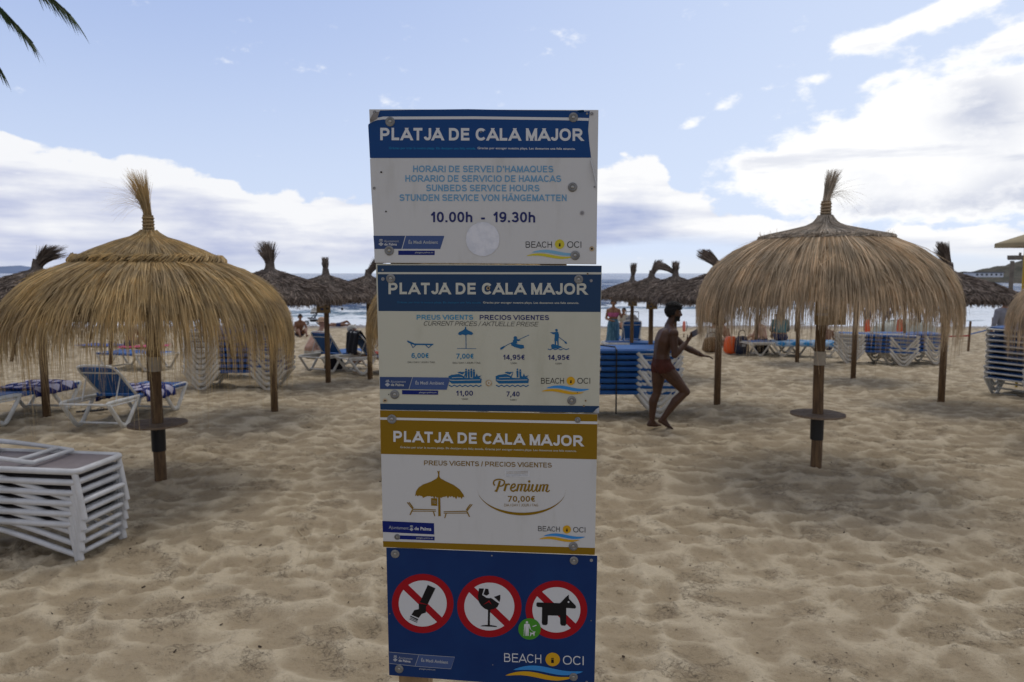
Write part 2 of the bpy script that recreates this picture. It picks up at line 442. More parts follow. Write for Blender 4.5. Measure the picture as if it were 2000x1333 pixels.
speck = b.step(b.noise(b.vadd(o3, (7, 3, 0)), 34., 4., .6), .66, .74)
c = b.mix(b.m('MULTIPLY', patch, b.step(b.noise(b.vscale(o3, (.7, 1., 1.)), 30., 4., .75), .47, .60, 0., .48)), c, (.17, .125, .08, 1))
c = b.mix(b.step(b.noise(b.vadd(o3, (2, 9, 0)), 11., 6., .75), .50, .70, 0., .45), c, (.20, .148, .09, 1))
c = b.mix(b.m('MULTIPLY', crack, .22), c, (.10, .072, .048, 1))
c = b.mix(b.m('MULTIPLY', speck, .8), c, (.13, .095, .062, 1))
c = b.mix(b.m('MULTIPLY', b.step(b.noise(o3, 420., 2., .5), .55, .75), .30), c, (.62, .54, .42, 1))
c = b.mix(b.m('MULTIPLY', b.step(b.noise(b.vadd(o3, (4, 2, 0)), 300., 2., .5), .60, .72), .40), c, (.13, .095, .07, 1))
sy = b.n('ShaderNodeSeparateXYZ'); m.node_tree.links.new(o3, sy.inputs[0])
wet = b.step(b.m('ADD', sy.outputs[1], b.m('MULTIPLY', b.noise(o3, .25, 3.), 5.)), 38., 42.5)
c = b.mix(wet, c, (.17, .125, .085, 1))
b.put(p.inputs['Base Color'], c); b.put(p.inputs['Roughness'], b.m('SUBTRACT', .95, b.m('MULTIPLY', wet, .6))); p.inputs['Specular IOR Level'].default_value = .25
bn = b.n('ShaderNodeBump'); bn.inputs['Distance'].default_value = .012
b.put(bn.inputs['Height'], b.m('SUBTRACT', b.m('ADD', b.noise(o3, 60., 6., .7), b.m('MULTIPLY', b.noise(o3, 14., 4., .6), 1.8)), b.m('ADD', b.m('MULTIPLY', crack, .6), b.m('ADD', b.m('MULTIPLY', speck, 1.6), b.m('MULTIPLY', patch, b.m('MULTIPLY', b.noise(o3, 36., 3., .7), 1.6)))))); bn.inputs['Strength'].default_value = 1.
m.node_tree.links.new(bn.outputs[0], p.inputs['Normal'])
me = grid_mesh('beach_sand', np.stack([X, Y, Z], -1).reshape(-1, 3), len(rows_y), len(us))
at_ = me.attributes.new('relief_shade', 'FLOAT', 'POINT'); at_.data.foreach_set('value', sand_height(X, Y, 0, True).ravel().astype(np.float32))
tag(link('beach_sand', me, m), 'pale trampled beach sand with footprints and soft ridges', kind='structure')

# ------------------------------------------------------------------ sea
ry = np.concatenate([np.exp(np.linspace(math.log(37.), math.log(320.), 420)), np.exp(np.linspace(math.log(330.), math.log(15000.), 40))])
uu = np.concatenate([[-6., -3., -1.8], np.linspace(-1, 1, 321), [1.8, 3., 6.]])
X = uu[None, :] * (ry[:, None] * .8); Y = np.repeat(ry[:, None], len(uu), 1)
fade = np.clip(300 / Y, 0, 1)
w1 = fbm(X * .03, Y * .03, 201, 2) * 5
ph = (Y + w1 * 1.2) / 7.5
cr = (np.clip(np.sin(ph * 2 * np.pi), 0, 1) ** 3) * np.clip(fbm(X * .07, Y * .10, 221, 3) * 2.2 - .6, 0, 1)
Z = SEA_Z + fade * (cr * .42 * np.clip((Y - 43) / 8, 0, 1) + (fbm(X * .5, Y * .9, 241, 4) - .5) * .22 * np.clip((Y - 40) / 10, .1, 1))
m = bpy.data.materials.new('sea_water'); m.use_nodes = True; b = NB(m.node_tree); p = m.node_tree.nodes['Principled BSDF']
o3 = b.n('ShaderNodeTexCoord').outputs['Object']; sy = b.n('ShaderNodeSeparateXYZ'); m.node_tree.links.new(o3, sy.inputs[0]); yy = sy.outputs[1]; xx = sy.outputs[0]
streak = b.noise(b.vscale(o3, (.22, 1., 1.)), .42, 6., .62, .4)
fine = b.noise(b.vscale(o3, (.5, 1., 1.)), 2.2, 6., .7)
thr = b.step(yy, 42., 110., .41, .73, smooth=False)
thr = b.m('SUBTRACT', thr, b.m('MULTIPLY', b.step(xx, -40., 60.), .05))  # more white towards the right: sun glint painted in along with the surf foam
foam_glint = b.step(b.m('ADD', b.m('MULTIPLY', streak, .7), b.m('MULTIPLY', fine, .3)), b.m('SUBTRACT', thr, .02), b.m('ADD', thr, .06))
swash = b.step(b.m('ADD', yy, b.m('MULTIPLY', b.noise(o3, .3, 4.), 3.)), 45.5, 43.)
foam_glint = b.m('MAXIMUM', foam_glint, swash)
wc = b.mix(b.step(yy, 45., 140.), (.06, .13, .17, 1), (.012, .055, .15, 1))
wc = b.mix(b.step(b.noise(b.vscale(o3, (.004, .03, 1.)), 1., 3.), .4, .6), wc, (.008, .04, .12, 1))
b.put(p.inputs['Base Color'], b.mix(foam_glint, wc, (.78, .82, .86, 1)))
b.put(p.inputs['Roughness'], b.m('ADD', .16, b.m('MULTIPLY', foam_glint, .6))); p.inputs['IOR'].default_value = 1.33
bn = b.n('ShaderNodeBump'); bn.inputs['Distance'].default_value = .35; bn.inputs['Strength'].default_value = 1.
b.put(bn.inputs['Height'], b.m('ADD', b.noise(b.vscale(o3, (.6, 1., 1.)), 1.3, 6., .65), b.m('MULTIPLY', b.noise(b.vscale(o3, (.1, .3, 1.)), .5, 3.), 2.)))
m.node_tree.links.new(bn.outputs[0], p.inputs['Normal'])
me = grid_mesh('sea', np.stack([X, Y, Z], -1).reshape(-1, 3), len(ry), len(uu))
tag(link('sea', me, m), 'blue sea with foaming surf and painted sun glint near the beach', kind='structure')

# far hills on the left horizon
m = pmat('far_hills', (.16, .21, .33), 1., (.13, .18, .29), .002)  # blue of the distant haze is painted into the hill colour
pts = [(-420, 524), (-300, 516), (-150, 521), (-40, 517), (0, 521), (40, 519), (75, 524), (105, 530), (125, 534)]
mb = MB(); vs = []
for px, py in pts:
    a = at_depth(px, py, 9000.); a.z = max(a.z, 2.)
    vs += [(a.x, 9000., a.z), (a.x, 8500., -2.), (a.x, 9800., -2.)]
fs = []
for i in range(len(pts) - 1): fs += [(3 * i, 3 * i + 1, 3 * i + 4, 3 * i + 3), (3 * i, 3 * i + 3, 3 * i + 5, 3 * i + 2)]
mb.add(vs, fs); tag(mb.build('hills', m), 'low hills tinted with blue haze far across the bay', kind='structure')

# headland on the right
HM = pmat('headland_rock', (.05, .05, .035), 1., (.10, .085, .06), .4, bump=.5, bscale=1.5)
rs = np.random.RandomState(5)
K = 60; L = 24
prof = [(1862, 541), (1880, 535), (1895, 529), (1905, 526), (1925, 528), (1950, 527), (1975, 524), (1990, 515), (2030, 508), (2080, 490), (2200, 470), (2400, 450)]
V = []
for i in range(K):
    px = 1862 + (2400 - 1862) * i / (K - 1); py = np.interp(px, [q[0] for q in prof], [q[1] for q in prof])
    a = at_depth(px, py, 230.); h = max(a.z - SEA_Z, .1)
    for j in range(L):
        v = j / (L - 1); s = math.sin(v * math.pi) ** .6
        V.append((a.x, 205 + v * 60, SEA_Z - .4 + h * s * (.90 + .12 * (rs.rand() - .5) * s)))
tag(link('headland', grid_mesh('headland', np.array(V), K, L), HM), 'dark rocky headland on the right of the bay', kind='structure')
vt = thing('seaside_building', 'long white flat building on the dark headland at right', 'building', at_depth(1920, 541, 200.))
w = 55 / FPX * 200
MB().box((0, 0, .55), (w, 5, 1.3)).build('wall', pmat('white_render', (.75, .76, .78), .8), vt, smooth=False)
MB().box((0, 0, 1.26), (w + .5, 5.6, .18)).build('roof', pmat('building_roof', (.12, .11, .10), .9), vt, smooth=False)
wm = pmat('building_window', (.04, .05, .06), .2)
wme = MB().box((0, 0, 0), (.5, .06, .5)).mesh('window')
wme.materials.append(wm)
for k in range(6):
    o = bpy.data.objects.new('window', wme); COL.objects.link(o); o.parent = vt; o.location = (-w / 2 + w * (k + .5) / 6, -2.53, .6)

# ================================================================== the sign
PSI = R(4.7); TILT = R(1.0)
TT = Vector((math.cos(PSI), -math.sin(PSI), 0)); NN = (TT.cross(Vector((0, -math.sin(TILT), math.cos(TILT))))).normalized()
if NN.y > 0: NN = -NN                                   # towards the viewer
P0 = at_depth(955, 700, 1.89)
sign = thing('information_sign', 'four stacked beach information boards in the centre, screwed to one wooden post', 'sign', (P0.x, P0.y, 0))
SO = Vector(sign.location)

def fmat(name, col, rough=.4, **k): return pmat('print_' + name, tuple(c * .86 for c in col), rough, spec=.18, **k)
INK = dict(blue=fmat('deep_blue', (.002, .048, .19)), blue2=fmat('faded_blue', (.014, .045, .11), .3), white=fmat('white', (.62, .63, .65)), cream=fmat('cream', (.52, .52, .46)),
           ltblue=fmat('light_blue', (.15, .33, .52)), ltblue2=fmat('mid_blue', (.045, .25, .43)), navy=fmat('navy', (.020, .028, .13)), slate=fmat('slate', (.035, .065, .175)),
           slate2=fmat('slate_light', (.055, .095, .24)), royal=fmat('royal', (.003, .014, .15)), teal=fmat('teal_text', (.02, .19, .36)), faint=fmat('faint_teal', (.008, .20, .42)), faint2=fmat('fainter_teal', (.014, .13, .28)),
           gold=fmat('ochre_gold', (.24, .135, .004)), brown=fmat('brown_text', (.22, .125, .012)), black=fmat('black', (.008, .008, .010)), dgrey=fmat('dark_grey', (.05, .05, .05)), yellow=fmat('yellow', (.58, .50, .04)),
           orange=fmat('orange', (.62, .34, .015)), wave=fmat('wave_blue', (.04, .25, .62)), wave2=fmat('wave_faded', (.20, .42, .60)), red=fmat('red', (.34, .004, .012)), green=fmat('green', (.06, .26, .025)),
           grad=fmat('pictogram_blue', (.012, .11, .26)), pale=fmat('pale_grey_text', (.40, .42, .46)), peel=fmat('sticker_back', (.33, .32, .33)))
DARKBLUE = pmat('sign_dark_blue_board', (.002, .022, .105), .4, (.003, .028, .12), 5., spec=.2)
OCHRE_EDGE = pmat('sign_board_side', (.40, .38, .34), .6)

class Board:
    """one board: corners are where its corners stand in the picture, cast on to the board's own plane"""
    def __init__(s, off, corners, m, label, ox, oy, sc):
        s.off = off; s.ox, s.oy, s.sc = ox, oy, sc
        c = [s.P(x, y, 0) for x, y in corners]; back = -NN * .0035
        vs = c + [q + back for q in c]
        mb = MB().add(vs, [(0, 1, 2, 3)], 0).add([], [], 0)
        mb.f += [(7, 6, 5, 4), (0, 4, 5, 1), (1, 5, 6, 2), (2, 6, 7, 3), (3, 7, 4, 0)]; mb.mi += [1] * 5
        s.o = mb.build('board', [m, OCHRE_EDGE], sign, smooth=False, bevel=.0012); s.o['label'] = label
        s.layer = 1
    def P(s, x, y, lay=1.):
        """crop coordinates -> point in the sign's own space"""
        px, py = s.ox + x / s.sc, s.oy + y / s.sc
        d = ray(px, py); q0 = P0 + NN * s.off
        t = (q0 - CAM).dot(NN) / d.dot(NN)
        return CAM + d * t + NN * (lay * .00025) - SO
    def flat(s, name, polys, ink, lay):
        """polys: outlines (convex or not), filled"""
        bm = bmesh.new()
        for k, poly in enumerate(polys):
            vs = [bm.verts.new(s.P(x, y, lay + k * .012)) for x, y in poly]
            for tri in tessellate_polygon([[Vector((x, y, 0)) for x, y in poly]]):
                try: bm.faces.new([vs[i] for i in tri])
                except ValueError: pass
        me = bpy.data.meshes.new(name); bm.to_mesh(me); bm.free()
        return link(name, me, INK[ink] if isinstance(ink, str) else ink, s.o)
    def disc(s, name, c, r, ink, lay, n=40):
        rx, ry = r if hasattr(r, '__len__') else (r, r)
        return s.flat(name, [[(c[0] + rx * math.cos(2 * math.pi * k / n), c[1] + ry * math.sin(2 * math.pi * k / n)) for k in range(n)]], ink, lay)
    def stroke(s, pts, w):
        """polyline -> quads (list of polygons), w may be a list"""
        out = []; K = len(pts); ww = w if hasattr(w, '__len__') else [w] * K
        L = []; Rr = []
        for i in range(K):
            a = pts[max(i - 1, 0)]; c = pts[min(i + 1, K - 1)]; dx, dy = c[0] - a[0], c[1] - a[1]; l = math.hypot(dx, dy) or 1
            nx, ny = -dy / l * ww[i] / 2, dx / l * ww[i] / 2
            L.append((pts[i][0] + nx, pts[i][1] + ny)); Rr.append((pts[i][0] - nx, pts[i][1] - ny))
        for i in range(K - 1): out.append([L[i], L[i + 1], Rr[i + 1], Rr[i]])
        return out
    def builtin(s, txt, x0, y0, x1, y1, cap, ink, lay, off=.0, shear=0., name='lettering', capfrac=None):
        """Blender's own font stretched between two base-line ends"""
        t = bpy.data.curves.new('t', 'FONT'); t.body = txt; t.size = 1.; t.offset = off; t.resolution_u = 3; t.shear = shear
        o = bpy.data.objects.new('t', t); COL.objects.link(o)
        dg = bpy.context.evaluated_depsgraph_get(); me = bpy.data.meshes.new_from_object(o.evaluated_get(dg))
        bpy.data.objects.remove(o); bpy.data.curves.remove(t)
        n = len(me.vertices); A = np.zeros(n * 3); me.vertices.foreach_get('co', A); A = A.reshape(-1, 3)
        xa, xb = A[:, 0].min(), A[:, 0].max(); ch = capfrac or .68
        for i, v in enumerate(me.vertices):
            u = (A[i, 0] - xa) / (xb - xa); h = A[i, 1] / ch * cap
            v.co = s.P(x0 + u * (x1 - x0), y0 + u * (y1 - y0) - h, lay)
        return link(name, me, INK[ink], s.o)
    def bold(s, txt, x0, y0, x1, y1, cap, ink, lay, t=.215, shear=0., name='lettering', sp=1.):
        polys = layout(txt, t, sp)
        W = max(p[0] for q in polys for p in q); W0 = min(p[0] for q in polys for p in q)
        out = []
        for q in polys:
            r = []
            for (x, y) in q:
                u = (x - W0) / (W - W0); r.append((x0 + u * (x1 - x0) + y * cap * shear, y0 + u * (y1 - y0) - y * cap))
            out.append(r)
        bm = bmesh.new()
        for k, poly in enumerate(out):
            vs = [bm.verts.new(s.P(x, y, lay + (k % 23) * .03)) for x, y in poly]
            bm.faces.new(vs)
        me = bpy.data.meshes.new(name); bm.to_mesh(me); bm.free()
        return link(name, me, INK[ink], s.o)
    def washer(s, x, y, r=38, wm='washer', r2=9):
        c = s.P(x, y, 1); e1 = TT; e2 = NN.cross(TT).normalized(); rad = (s.P(x + r, y, 1) - c).length
        vs = []; fs = []; mi = []; n = 28
        prof = [(rad, .0002), (rad, .0016), (rad * .93, .0022), (rad * .60, .0026), (rad * .55, .0020), (rad * .34, .0020), (rad * .30, .0034), (rad * .22, .0040), (rad * .08, .0040), (0.0001, .0028)]
        for (q, h) in prof:
            for k in range(n):
                a = 2 * math.pi * k / n; vs.append(c + e1 * (q * math.cos(a)) + e2 * (q * math.sin(a)) + NN * h)
        mb = MB()
        for i in range(len(prof) - 1):
            for k in range(n):
                fs.append((i * n + k, i * n + (k + 1) % n, (i + 1) * n + (k + 1) % n, (i + 1) * n + k)); mi.append(1 if i >= 5 else 0)
        mb.add(vs, fs); mb.mi = mi
        return mb.build('washer', [M[wm], M['screw']], s.o)
    def drill(s, x, y, r=9, halo=0, bright=False):
        if halo: s.disc('hole_rim', (x, y), halo, M['rust'] if not bright else INK['peel'], 6)
        s.disc('screw_hole', (x, y), r, M['hole'], 7, 14)
        if bright: s.disc('hole_light', (x, y), r * .5, INK['white'], 8, 10)

# ---- a bold grotesque drawn from strokes (cap height 1)
def arc(cx, cy, rx, ry, a0, a1, n=14, e=2.25):
    out = []
    for i in range(n + 1):
        a = math.radians(a0 + (a1 - a0) * i / n); c_, s_ = math.cos(a), math.sin(a)
        out.append((cx + rx * math.copysign(abs(c_) ** (2 / e), c_), cy + ry * math.copysign(abs(s_) ** (2 / e), s_)))
    return out
# glyph: width, strokes; stroke = (kind, points) on the centre-line box 0..1; 'd' = diagonal cut level with the line box
GL = {
 'A': (1.0, [('d', [(-.02, 0), (.5, 1)]), ('d', [(1.02, 0), (.5, 1)]), ('s', [(.2, .24), (.8, .24)])], 0),
 'B': (.84, [('v', [(0, 0), (0, 1)]), ('s', [(0, 1), (.52, 1)] + arc(.52, .77, .38, .23, 90, -90, 8) + [(0, .54)]), ('s', [(0, .54), (.56, .54)] + arc(.58, .27, .42, .27, 90, -90, 8) + [(0, 0)])], .1),
 'C': (.90, [('s', arc(.52, .5, .52, .5, 38, 322, 24))], .05),
 'D': (.86, [('v', [(0, 0), (0, 1)]), ('s', [(0, 1), (.4, 1)] + arc(.4, .5, .6, .5, 88, -88, 16) + [(.4, 0), (0, 0)])], .1),
 'E': (.77, [('v', [(0, 0), (0, 1)]), ('s', [(0, 1), (1.1, 1)]), ('s', [(0, .52), (1.03, .52)]), ('s', [(0, 0), (1.13, 0)])], .1),
 'F': (.70, [('v', [(0, 0), (0, 1)]), ('s', [(0, 1), (1.1, 1)]), ('s', [(0, .5), (1.0, .5)])], .1),
 'G': (.95, [('s', arc(.52, .5, .52, .5, 40, 318, 24) + [(.97, .12), (.97, .44)]), ('s', [(.52, .44), (1.07, .44)])], .06),
 'H': (.80, [('v', [(0, 0), (0, 1)]), ('v', [(1, 0), (1, 1)]), ('s', [(0, .52), (1, .52)])], .1),
 'I': (.0, [('v', [(0, 0), (0, 1)])], .1),
 'J': (.64, [('s', [(1, 1.12), (1, .32)] + arc(.5, .3, .5, .30, -5, -170, 10))], .05),
 'K': (.88, [('v', [(0, 0), (0, 1)]), ('d', [(-.02, .28), (.93, 1)]), ('d', [(.36, .62), (1.0, 0)])], .1),
 'L': (.70, [('v', [(0, 0), (0, 1)]), ('s', [(0, 0), (1.13, 0)])], .1),
 'M': (.96, [('v', [(0, 0), (0, 1)]), ('v', [(1, 0), (1, 1)]), ('d', [(.04, 1), (.5, 0)]), ('d', [(.96, 1), (.5, 0)])], .1),
 'N': (.80, [('v', [(0, 0), (0, 1)]), ('v', [(1, 0), (1, 1)]), ('d', [(.03, 1), (.97, 0)])], .1),
 'O': (.99, [('c', arc(.5, .5, .5, .5, 0, 360, 30))], .06),
 'P': (.80, [('v', [(0, 0), (0, 1)]), ('s', [(0, 1), (.5, 1)] + arc(.5, .71, .5, .29, 88, -88, 10) + [(0, .42)])], .1),
 'Q': (.99, [('c', arc(.5, .5, .5, .5, 0, 360, 30)), ('s', [(.58, .24), (1.02, -.08)])], .06),
 'R': (.88, [('v', [(0, 0), (0, 1)]), ('s', [(0, 1), (.5, 1)] + arc(.52, .73, .42, .27, 88, -88, 10) + [(0, .46)]), ('d', [(.46, .48), (1.0, 0)])], .1),
 'S': (.84, [('s', arc(.5, .745, .46, .255, 22, 250, 14) + arc(.5, .265, .5, .265, 70, -165, 16))], .05),
 'T': (.83, [('v', [(.5, 0), (.5, 1)]), ('s', [(-.13, 1), (1.13, 1)])], .03),
 'U': (.82, [('s', [(0, 1.13), (0, .38)] + arc(.5, .36, .5, .36, 182, 358, 14) + [(1, .38), (1, 1.13)])], .1),
 'V': (.96, [('d', [(-.03, 1), (.5, 0)]), ('d', [(1.03, 1), (.5, 0)])], 0),
 'Y': (.94, [('v', [(.5, 0), (.5, .45)]), ('d', [(.0, 1), (.52, .38)]), ('d', [(1.0, 1), (.48, .38)])], 0),
 'Z': (.82, [('s', [(0, 1), (1.05, 1)]), ('d', [(.98, 1), (.05, 0)]), ('s', [(-.1, 0), (1.1, 0)])], .04),
 '0': (.66, [('c', arc(.5, .5, .5, .5, 0, 360, 24))], .06),
 '1': (.40, [('v', [(1, 0), (1, 1)]), ('s', [(.9, .98), (-.2, .68)])], .12),
 '3': (.66, [('s', arc(.46, .75, .44, .25, 165, -90, 12) + [(.34, .53)]), ('s', [(.34, .53), (.46, .53)] + arc(.48, .265, .52, .265, 90, -165, 14))], .06),
 '4': (.70, [('v', [(.74, 0), (.74, 1)]), ('s', [(-.12, .22), (1.15, .22)]), ('d', [(.70, 1.0), (-.06, .18)])], .04),
 '5': (.66, [('s', [(.95, 1), (.18, 1), (.06, .52)]), ('s', [(.06, .52)] + arc(.48, .31, .52, .31, 130, -160, 16))], .06),
 '6': (.66, [('c', arc(.5, .31, .5, .31, 0, 360, 20)), ('s', arc(.55, .5, .55, .5, 48, 190, 14))], .06),
 '7': (.66, [('s', [(-.12, 1), (1.1, 1)]), ('d', [(1.0, .98), (.32, 0)])], .06),
 '9': (.66, [('c', arc(.5, .69, .5, .31, 0, 360, 20)), ('s', arc(.45, .5, .55, .5, 228, 370, 14))], .06),
 'h': (.62, [('v', [(0, 0), (0, 1)]), ('s', [(0, .42)] + arc(.5, .40, .5, .26, 165, 5, 10) + [(1, .3), (1, -.12)])], .09),
 '.': (.0, [('p', [(0, 0)])], .1), ',': (.0, [('p', [(0, 0)]), ('s', [(.02, 0), (-.06, -.22)])], .1),
 '-': (.26, [('s', [(-.3, .32), (1.3, .32)])], .08), "'": (.0, [('s', [(0, 1.12), (0, .66)])], .08),
 '/': (.34, [('s', [(-.2, -.12), (1.2, 1.12)])], .02),
 '€': (.72, [('s', arc(.60, .5, .46, .5, 48, 312, 20)), ('s', [(-.1, .6), (.86, .6)]), ('s', [(-.1, .40), (.80, .40)])], .05),
}
def clip_y(poly, lo, hi):
    for (sgn, lim) in ((1, lo), (-1, -hi)):
        out = []
        for i in range(len(poly)):
            a, b_ = poly[i - 1], poly[i]; ia, ib = sgn * a[1] >= lim, sgn * b_[1] >= lim
            if ia != ib:
                f = (lim / sgn - a[1]) / (b_[1] - a[1]); out.append((a[0] + f * (b_[0] - a[0]), lim / sgn))
            if ib: out.append(b_)
        poly = out
        if not poly: break
    return poly
def layout(txt, t, sp):
    x = 0; out = []; sp = sp * .72
    for ch in txt:
        if ch == ' ': x += .36; continue
        uml = ch == 'Ä'
        W, st, sb = GL['A' if uml else ch]
        x += (sb + .0) * sp
        bw = max(W - t, 0.)
        def mp(p): return (x + t / 2 + p[0] * bw, t / 2 + p[1] * (1 - t))
        for kind, pts in st:
            if kind == 'p':
                out.append([(x, 0), (x + t * 1.1, 0), (x + t * 1.1, t), (x, t)]); continue
            q = [mp(p) for p in pts]
            if ch == ',' and kind == 's': q = [(x + t * .6, t * .3), (x + t * .2, -t * 1.0)]
            if ch == "'" : q = [(x + t * .5, 1.0), (x + t * .5, .66)]
            if kind == 'v':
                yb = 0 if pts[0][1] == 0 else q[0][1]; yt = 1 if pts[1][1] == 1 else q[1][1]
                out.append([(q[0][0] - t / 2, yb), (q[0][0] + t / 2, yb), (q[0][0] + t / 2, yt), (q[0][0] - t / 2, yt)]); continue
            if kind == 'd':
                a, c = q; dx, dy = c[0] - a[0], c[1] - a[1]; l = math.hypot(dx, dy); tt = t * (1.0 if ch not in 'AVMN' else 1.02)
                e = .5
                if ch in 'KRY' and not (0.9 < pts[0][1] or pts[0][1] < .1): a2 = a
                elif ch == 'R' or (ch == 'Y'): a2 = (a[0] - dx / l * e, a[1] - dy / l * e) if ch == 'Y' else a
                else: a2 = (a[0] - dx / l * e, a[1] - dy / l * e)
                c2 = c if (ch == 'Y') else (c[0] + dx / l * e, c[1] + dy / l * e)
                if ch == '4': a2 = (a[0], a[1] + t / 2); c2 = c
                if ch == 'Z': a2, c2 = a, c
                nx, ny = -dy / l * tt / 2, dx / l * tt / 2
                poly = [(a2[0] + nx, a2[1] + ny), (c2[0] + nx, c2[1] + ny), (c2[0] - nx, c2[1] - ny), (a2[0] - nx, a2[1] - ny)]
                poly = clip_y(poly, 0, 1)
                if poly: out.append(poly)
                continue
            closed = kind == 'c'
            if closed: q = q[:-1]
            K = len(q); LL = []; RR = []
            for i in range(K):
                if closed: a, c = q[i - 1], q[(i + 1) % K]
                else: a, c = q[max(i - 1, 0)], q[min(i + 1, K - 1)]
                d1 = (q[i][0] - a[0], q[i][1] - a[1]); d2 = (c[0] - q[i][0], c[1] - q[i][1])
                l1 = math.hypot(*d1) or 1; l2 = math.hypot(*d2) or 1
                if i == 0 and not closed: d1, l1 = d2, l2
                if i == K - 1 and not closed: d2, l2 = d1, l1
                ux, uy = d1[0] / l1 + d2[0] / l2, d1[1] / l1 + d2[1] / l2; lu = math.hypot(ux, uy) or 1
                ux /= lu; uy /= lu
                cosh = max(.6, ux * d1[0] / l1 + uy * d1[1] / l1); h = t / 2 / cosh
                LL.append((q[i][0] - uy * h, q[i][1] + ux * h)); RR.append((q[i][0] + uy * h, q[i][1] - ux * h))
            for i in range(K if closed else K - 1):
                j = (i + 1) % K; out.append([LL[i], LL[j], RR[j], RR[i]])
        if uml:
            for dx in (.30, .58): out.append([(x + dx, 1.08), (x + dx + .15, 1.08), (x + dx + .15, 1.22), (x + dx, 1.22)])
        if ch in '.,': x += t * 1.1 + sb * sp
        elif ch in "I'": x += t + sb * sp
        else: x += W + sb * sp
        x += .045 * sp
    return out

def wavelogo(B, x0, x1, yb, yt, hb, blue, yel, tail):
    """two wave stripes: blue on top, yellow under"""
    def stripe(dx0, dx1, base, amp, thick, n=22):
        up = []; dn = []
        for i in range(n + 1):
            u = i / n; x = x0 + (x1 - x0) * (dx0 + (dx1 - dx0) * u)
            y = base - amp * math.sin(u * 2 * math.pi * .92 + .15) * (1.0) + amp * .15 * u
            th = thick * math.sin(math.pi * u) ** .6
            up.append((x, y - th / 2)); dn.append((x, y + th / 2))
        return [[up[i], up[i + 1], dn[i + 1], dn[i]] for i in range(n)]
    B.flat('wave_mark', stripe(.10, 1.0, yb + hb * .36, hb * .16, hb * .34), blue, 3)
    B.flat('wave_mark', stripe(.0, .88, yb + hb * .70, hb * .16, hb * .30), yel, 4)

def crest(B, x, y, h, ink):
    w = h * .42
    B.flat('crest_mark', [[(x - w * .55, y + h * .12), (x - w * .35, y), (x - w * .12, y + h * .1), (x, y - h * .03), (x + w * .12, y + h * .1), (x + w * .35, y), (x + w * .55, y + h * .12), (x + w * .4, y + h * .22), (x - w * .4, y + h * .22)],
        [(x - w * .75, y + h * .27), (x + w * .75, y + h * .27), (x + w * .6, y + h * .36), (x - w * .6, y + h * .36)],
        [(x, y + h * .42), (x + w * .85, y + h * .70), (x + w * .45, y + h * .86), (x, y + h), (x - w * .45, y + h * .86), (x - w * .85, y + h * .70)]], ink, 5)

# ---------------- board 1: opening hours
B = Board(.0045, [(45, 57), (1912, 62), (1895, 1320), (90, 1308)], M['board_white'], 'white board giving sunbed service hours under a blue band', 710, 200, 4.16667)
hdr = [(52, 455), (44, 300), (38, 190), (42, 178), (75, 160), (112, 138), (128, 78), (136, 68), (400, 62), (850, 57), (1200, 64), (1600, 68), (1735, 70), (1752, 84), (1800, 77), (1842, 72), (1834, 150), (1828, 230), (1838, 340), (1852, 452)]
B.flat('vinyl_sheet', [[(52, 458), (1852, 455), (1868, 540), (1888, 640), (1893, 720), (1892, 1310), (93, 1300), (80, 1000), (62, 700)]], M['board_white'], 1)
B.flat('header_band', [hdr], 'blue', 2)
B.flat('stripe', [[(84, 156), (112, 128), (160, 118), (900, 116), (1700, 126), (1834, 130), (1832, 152), (1600, 147), (900, 138), (160, 141), (110, 147)]], 'white', 3)
# curled corner of the vinyl
mb = MB(); c0 = [B.P(66, 150, 3), B.P(100, 145, 3), B.P(112, 88, 3), B.P(136, 68, 3)]
mb.add([B.P(58, 166, 2), B.P(112, 137, 2), B.P(130, 76, 2), B.P(62, 148, 2) + NN * .012, B.P(92, 100, 2) + NN * .015, B.P(120, 84, 2) + NN * .006], [(0, 1, 3), (1, 4, 3), (1, 2, 4), (2, 5, 4)])
mb.build('curled_corner', INK['peel'], B.o)
mb = MB(); mb.add([B.P(1735, 71, 3), B.P(1755, 86, 3), B.P(1798, 79, 3), B.P(1790, 68, 3) + NN * .008, B.P(1762, 72, 3) + NN * .010], [(0, 1, 4), (1, 2, 3, 4)]); mb.build('curled_corner', INK['blue'], B.o)
mb = MB(); mb.add([B.P(1852, 455, 2), B.P(1870, 540, 2), B.P(1893, 640, 2), B.P(1895, 720, 2), B.P(1886, 640, 2) + NN * .007, B.P(1862, 540, 2) + NN * .009, B.P(1846, 470, 2) + NN * .003], [(0, 6, 5, 1), (1, 5, 4, 2), (2, 4, 3)]); mb.build('curled_edge', INK['white'], B.o)
B.bold('PLATJA DE CALA MAJOR', 137, 310, 1798, 316, 101, 'white', 4)
B.builtin('Gràcies per triar la nostra platja. Els desitjam una feliç estada.', 207, 382, 915, 385, 17, 'faint', 4, .012)
B.builtin('Gracias por escoger nuestra playa. Les deseamos una feliz estancia.', 928, 382, 1724, 388, 17, 'white', 4, .014)
for tx, xa, xb, yb in (("HORARI DE SERVEI D'HAMAQUES", 404, 1545, 570), ('HORARIO DE SERVICIO DE HAMACAS', 341, 1608, 648), ('SUNBEDS SERVICE HOURS', 511, 1432, 725), ('STUNDEN SERVICE VON HÄNGEMATTEN', 294, 1656, 804)):
    B.bold(tx, xa, yb, xb, yb + 2, 54, 'ltblue', 4, .185)
B.bold('10.00h', 547, 977, 886, 977, 85, 'navy', 4, .185); B.bold('-', 957, 977, 988, 977, 85, 'navy', 4, .185); B.bold('19.30h', 1055, 977, 1397, 979, 85, 'navy', 4, .185)
rr = random.Random(4)
B.flat('round_sticker', [[(970 + (137 + rr.uniform(-2, 2)) * math.cos(a), 1115 + (138 + rr.uniform(-2, 2)) * math.sin(a)) for a in [k * math.pi / 24 for k in range(48)]]], M['paper'], 5)
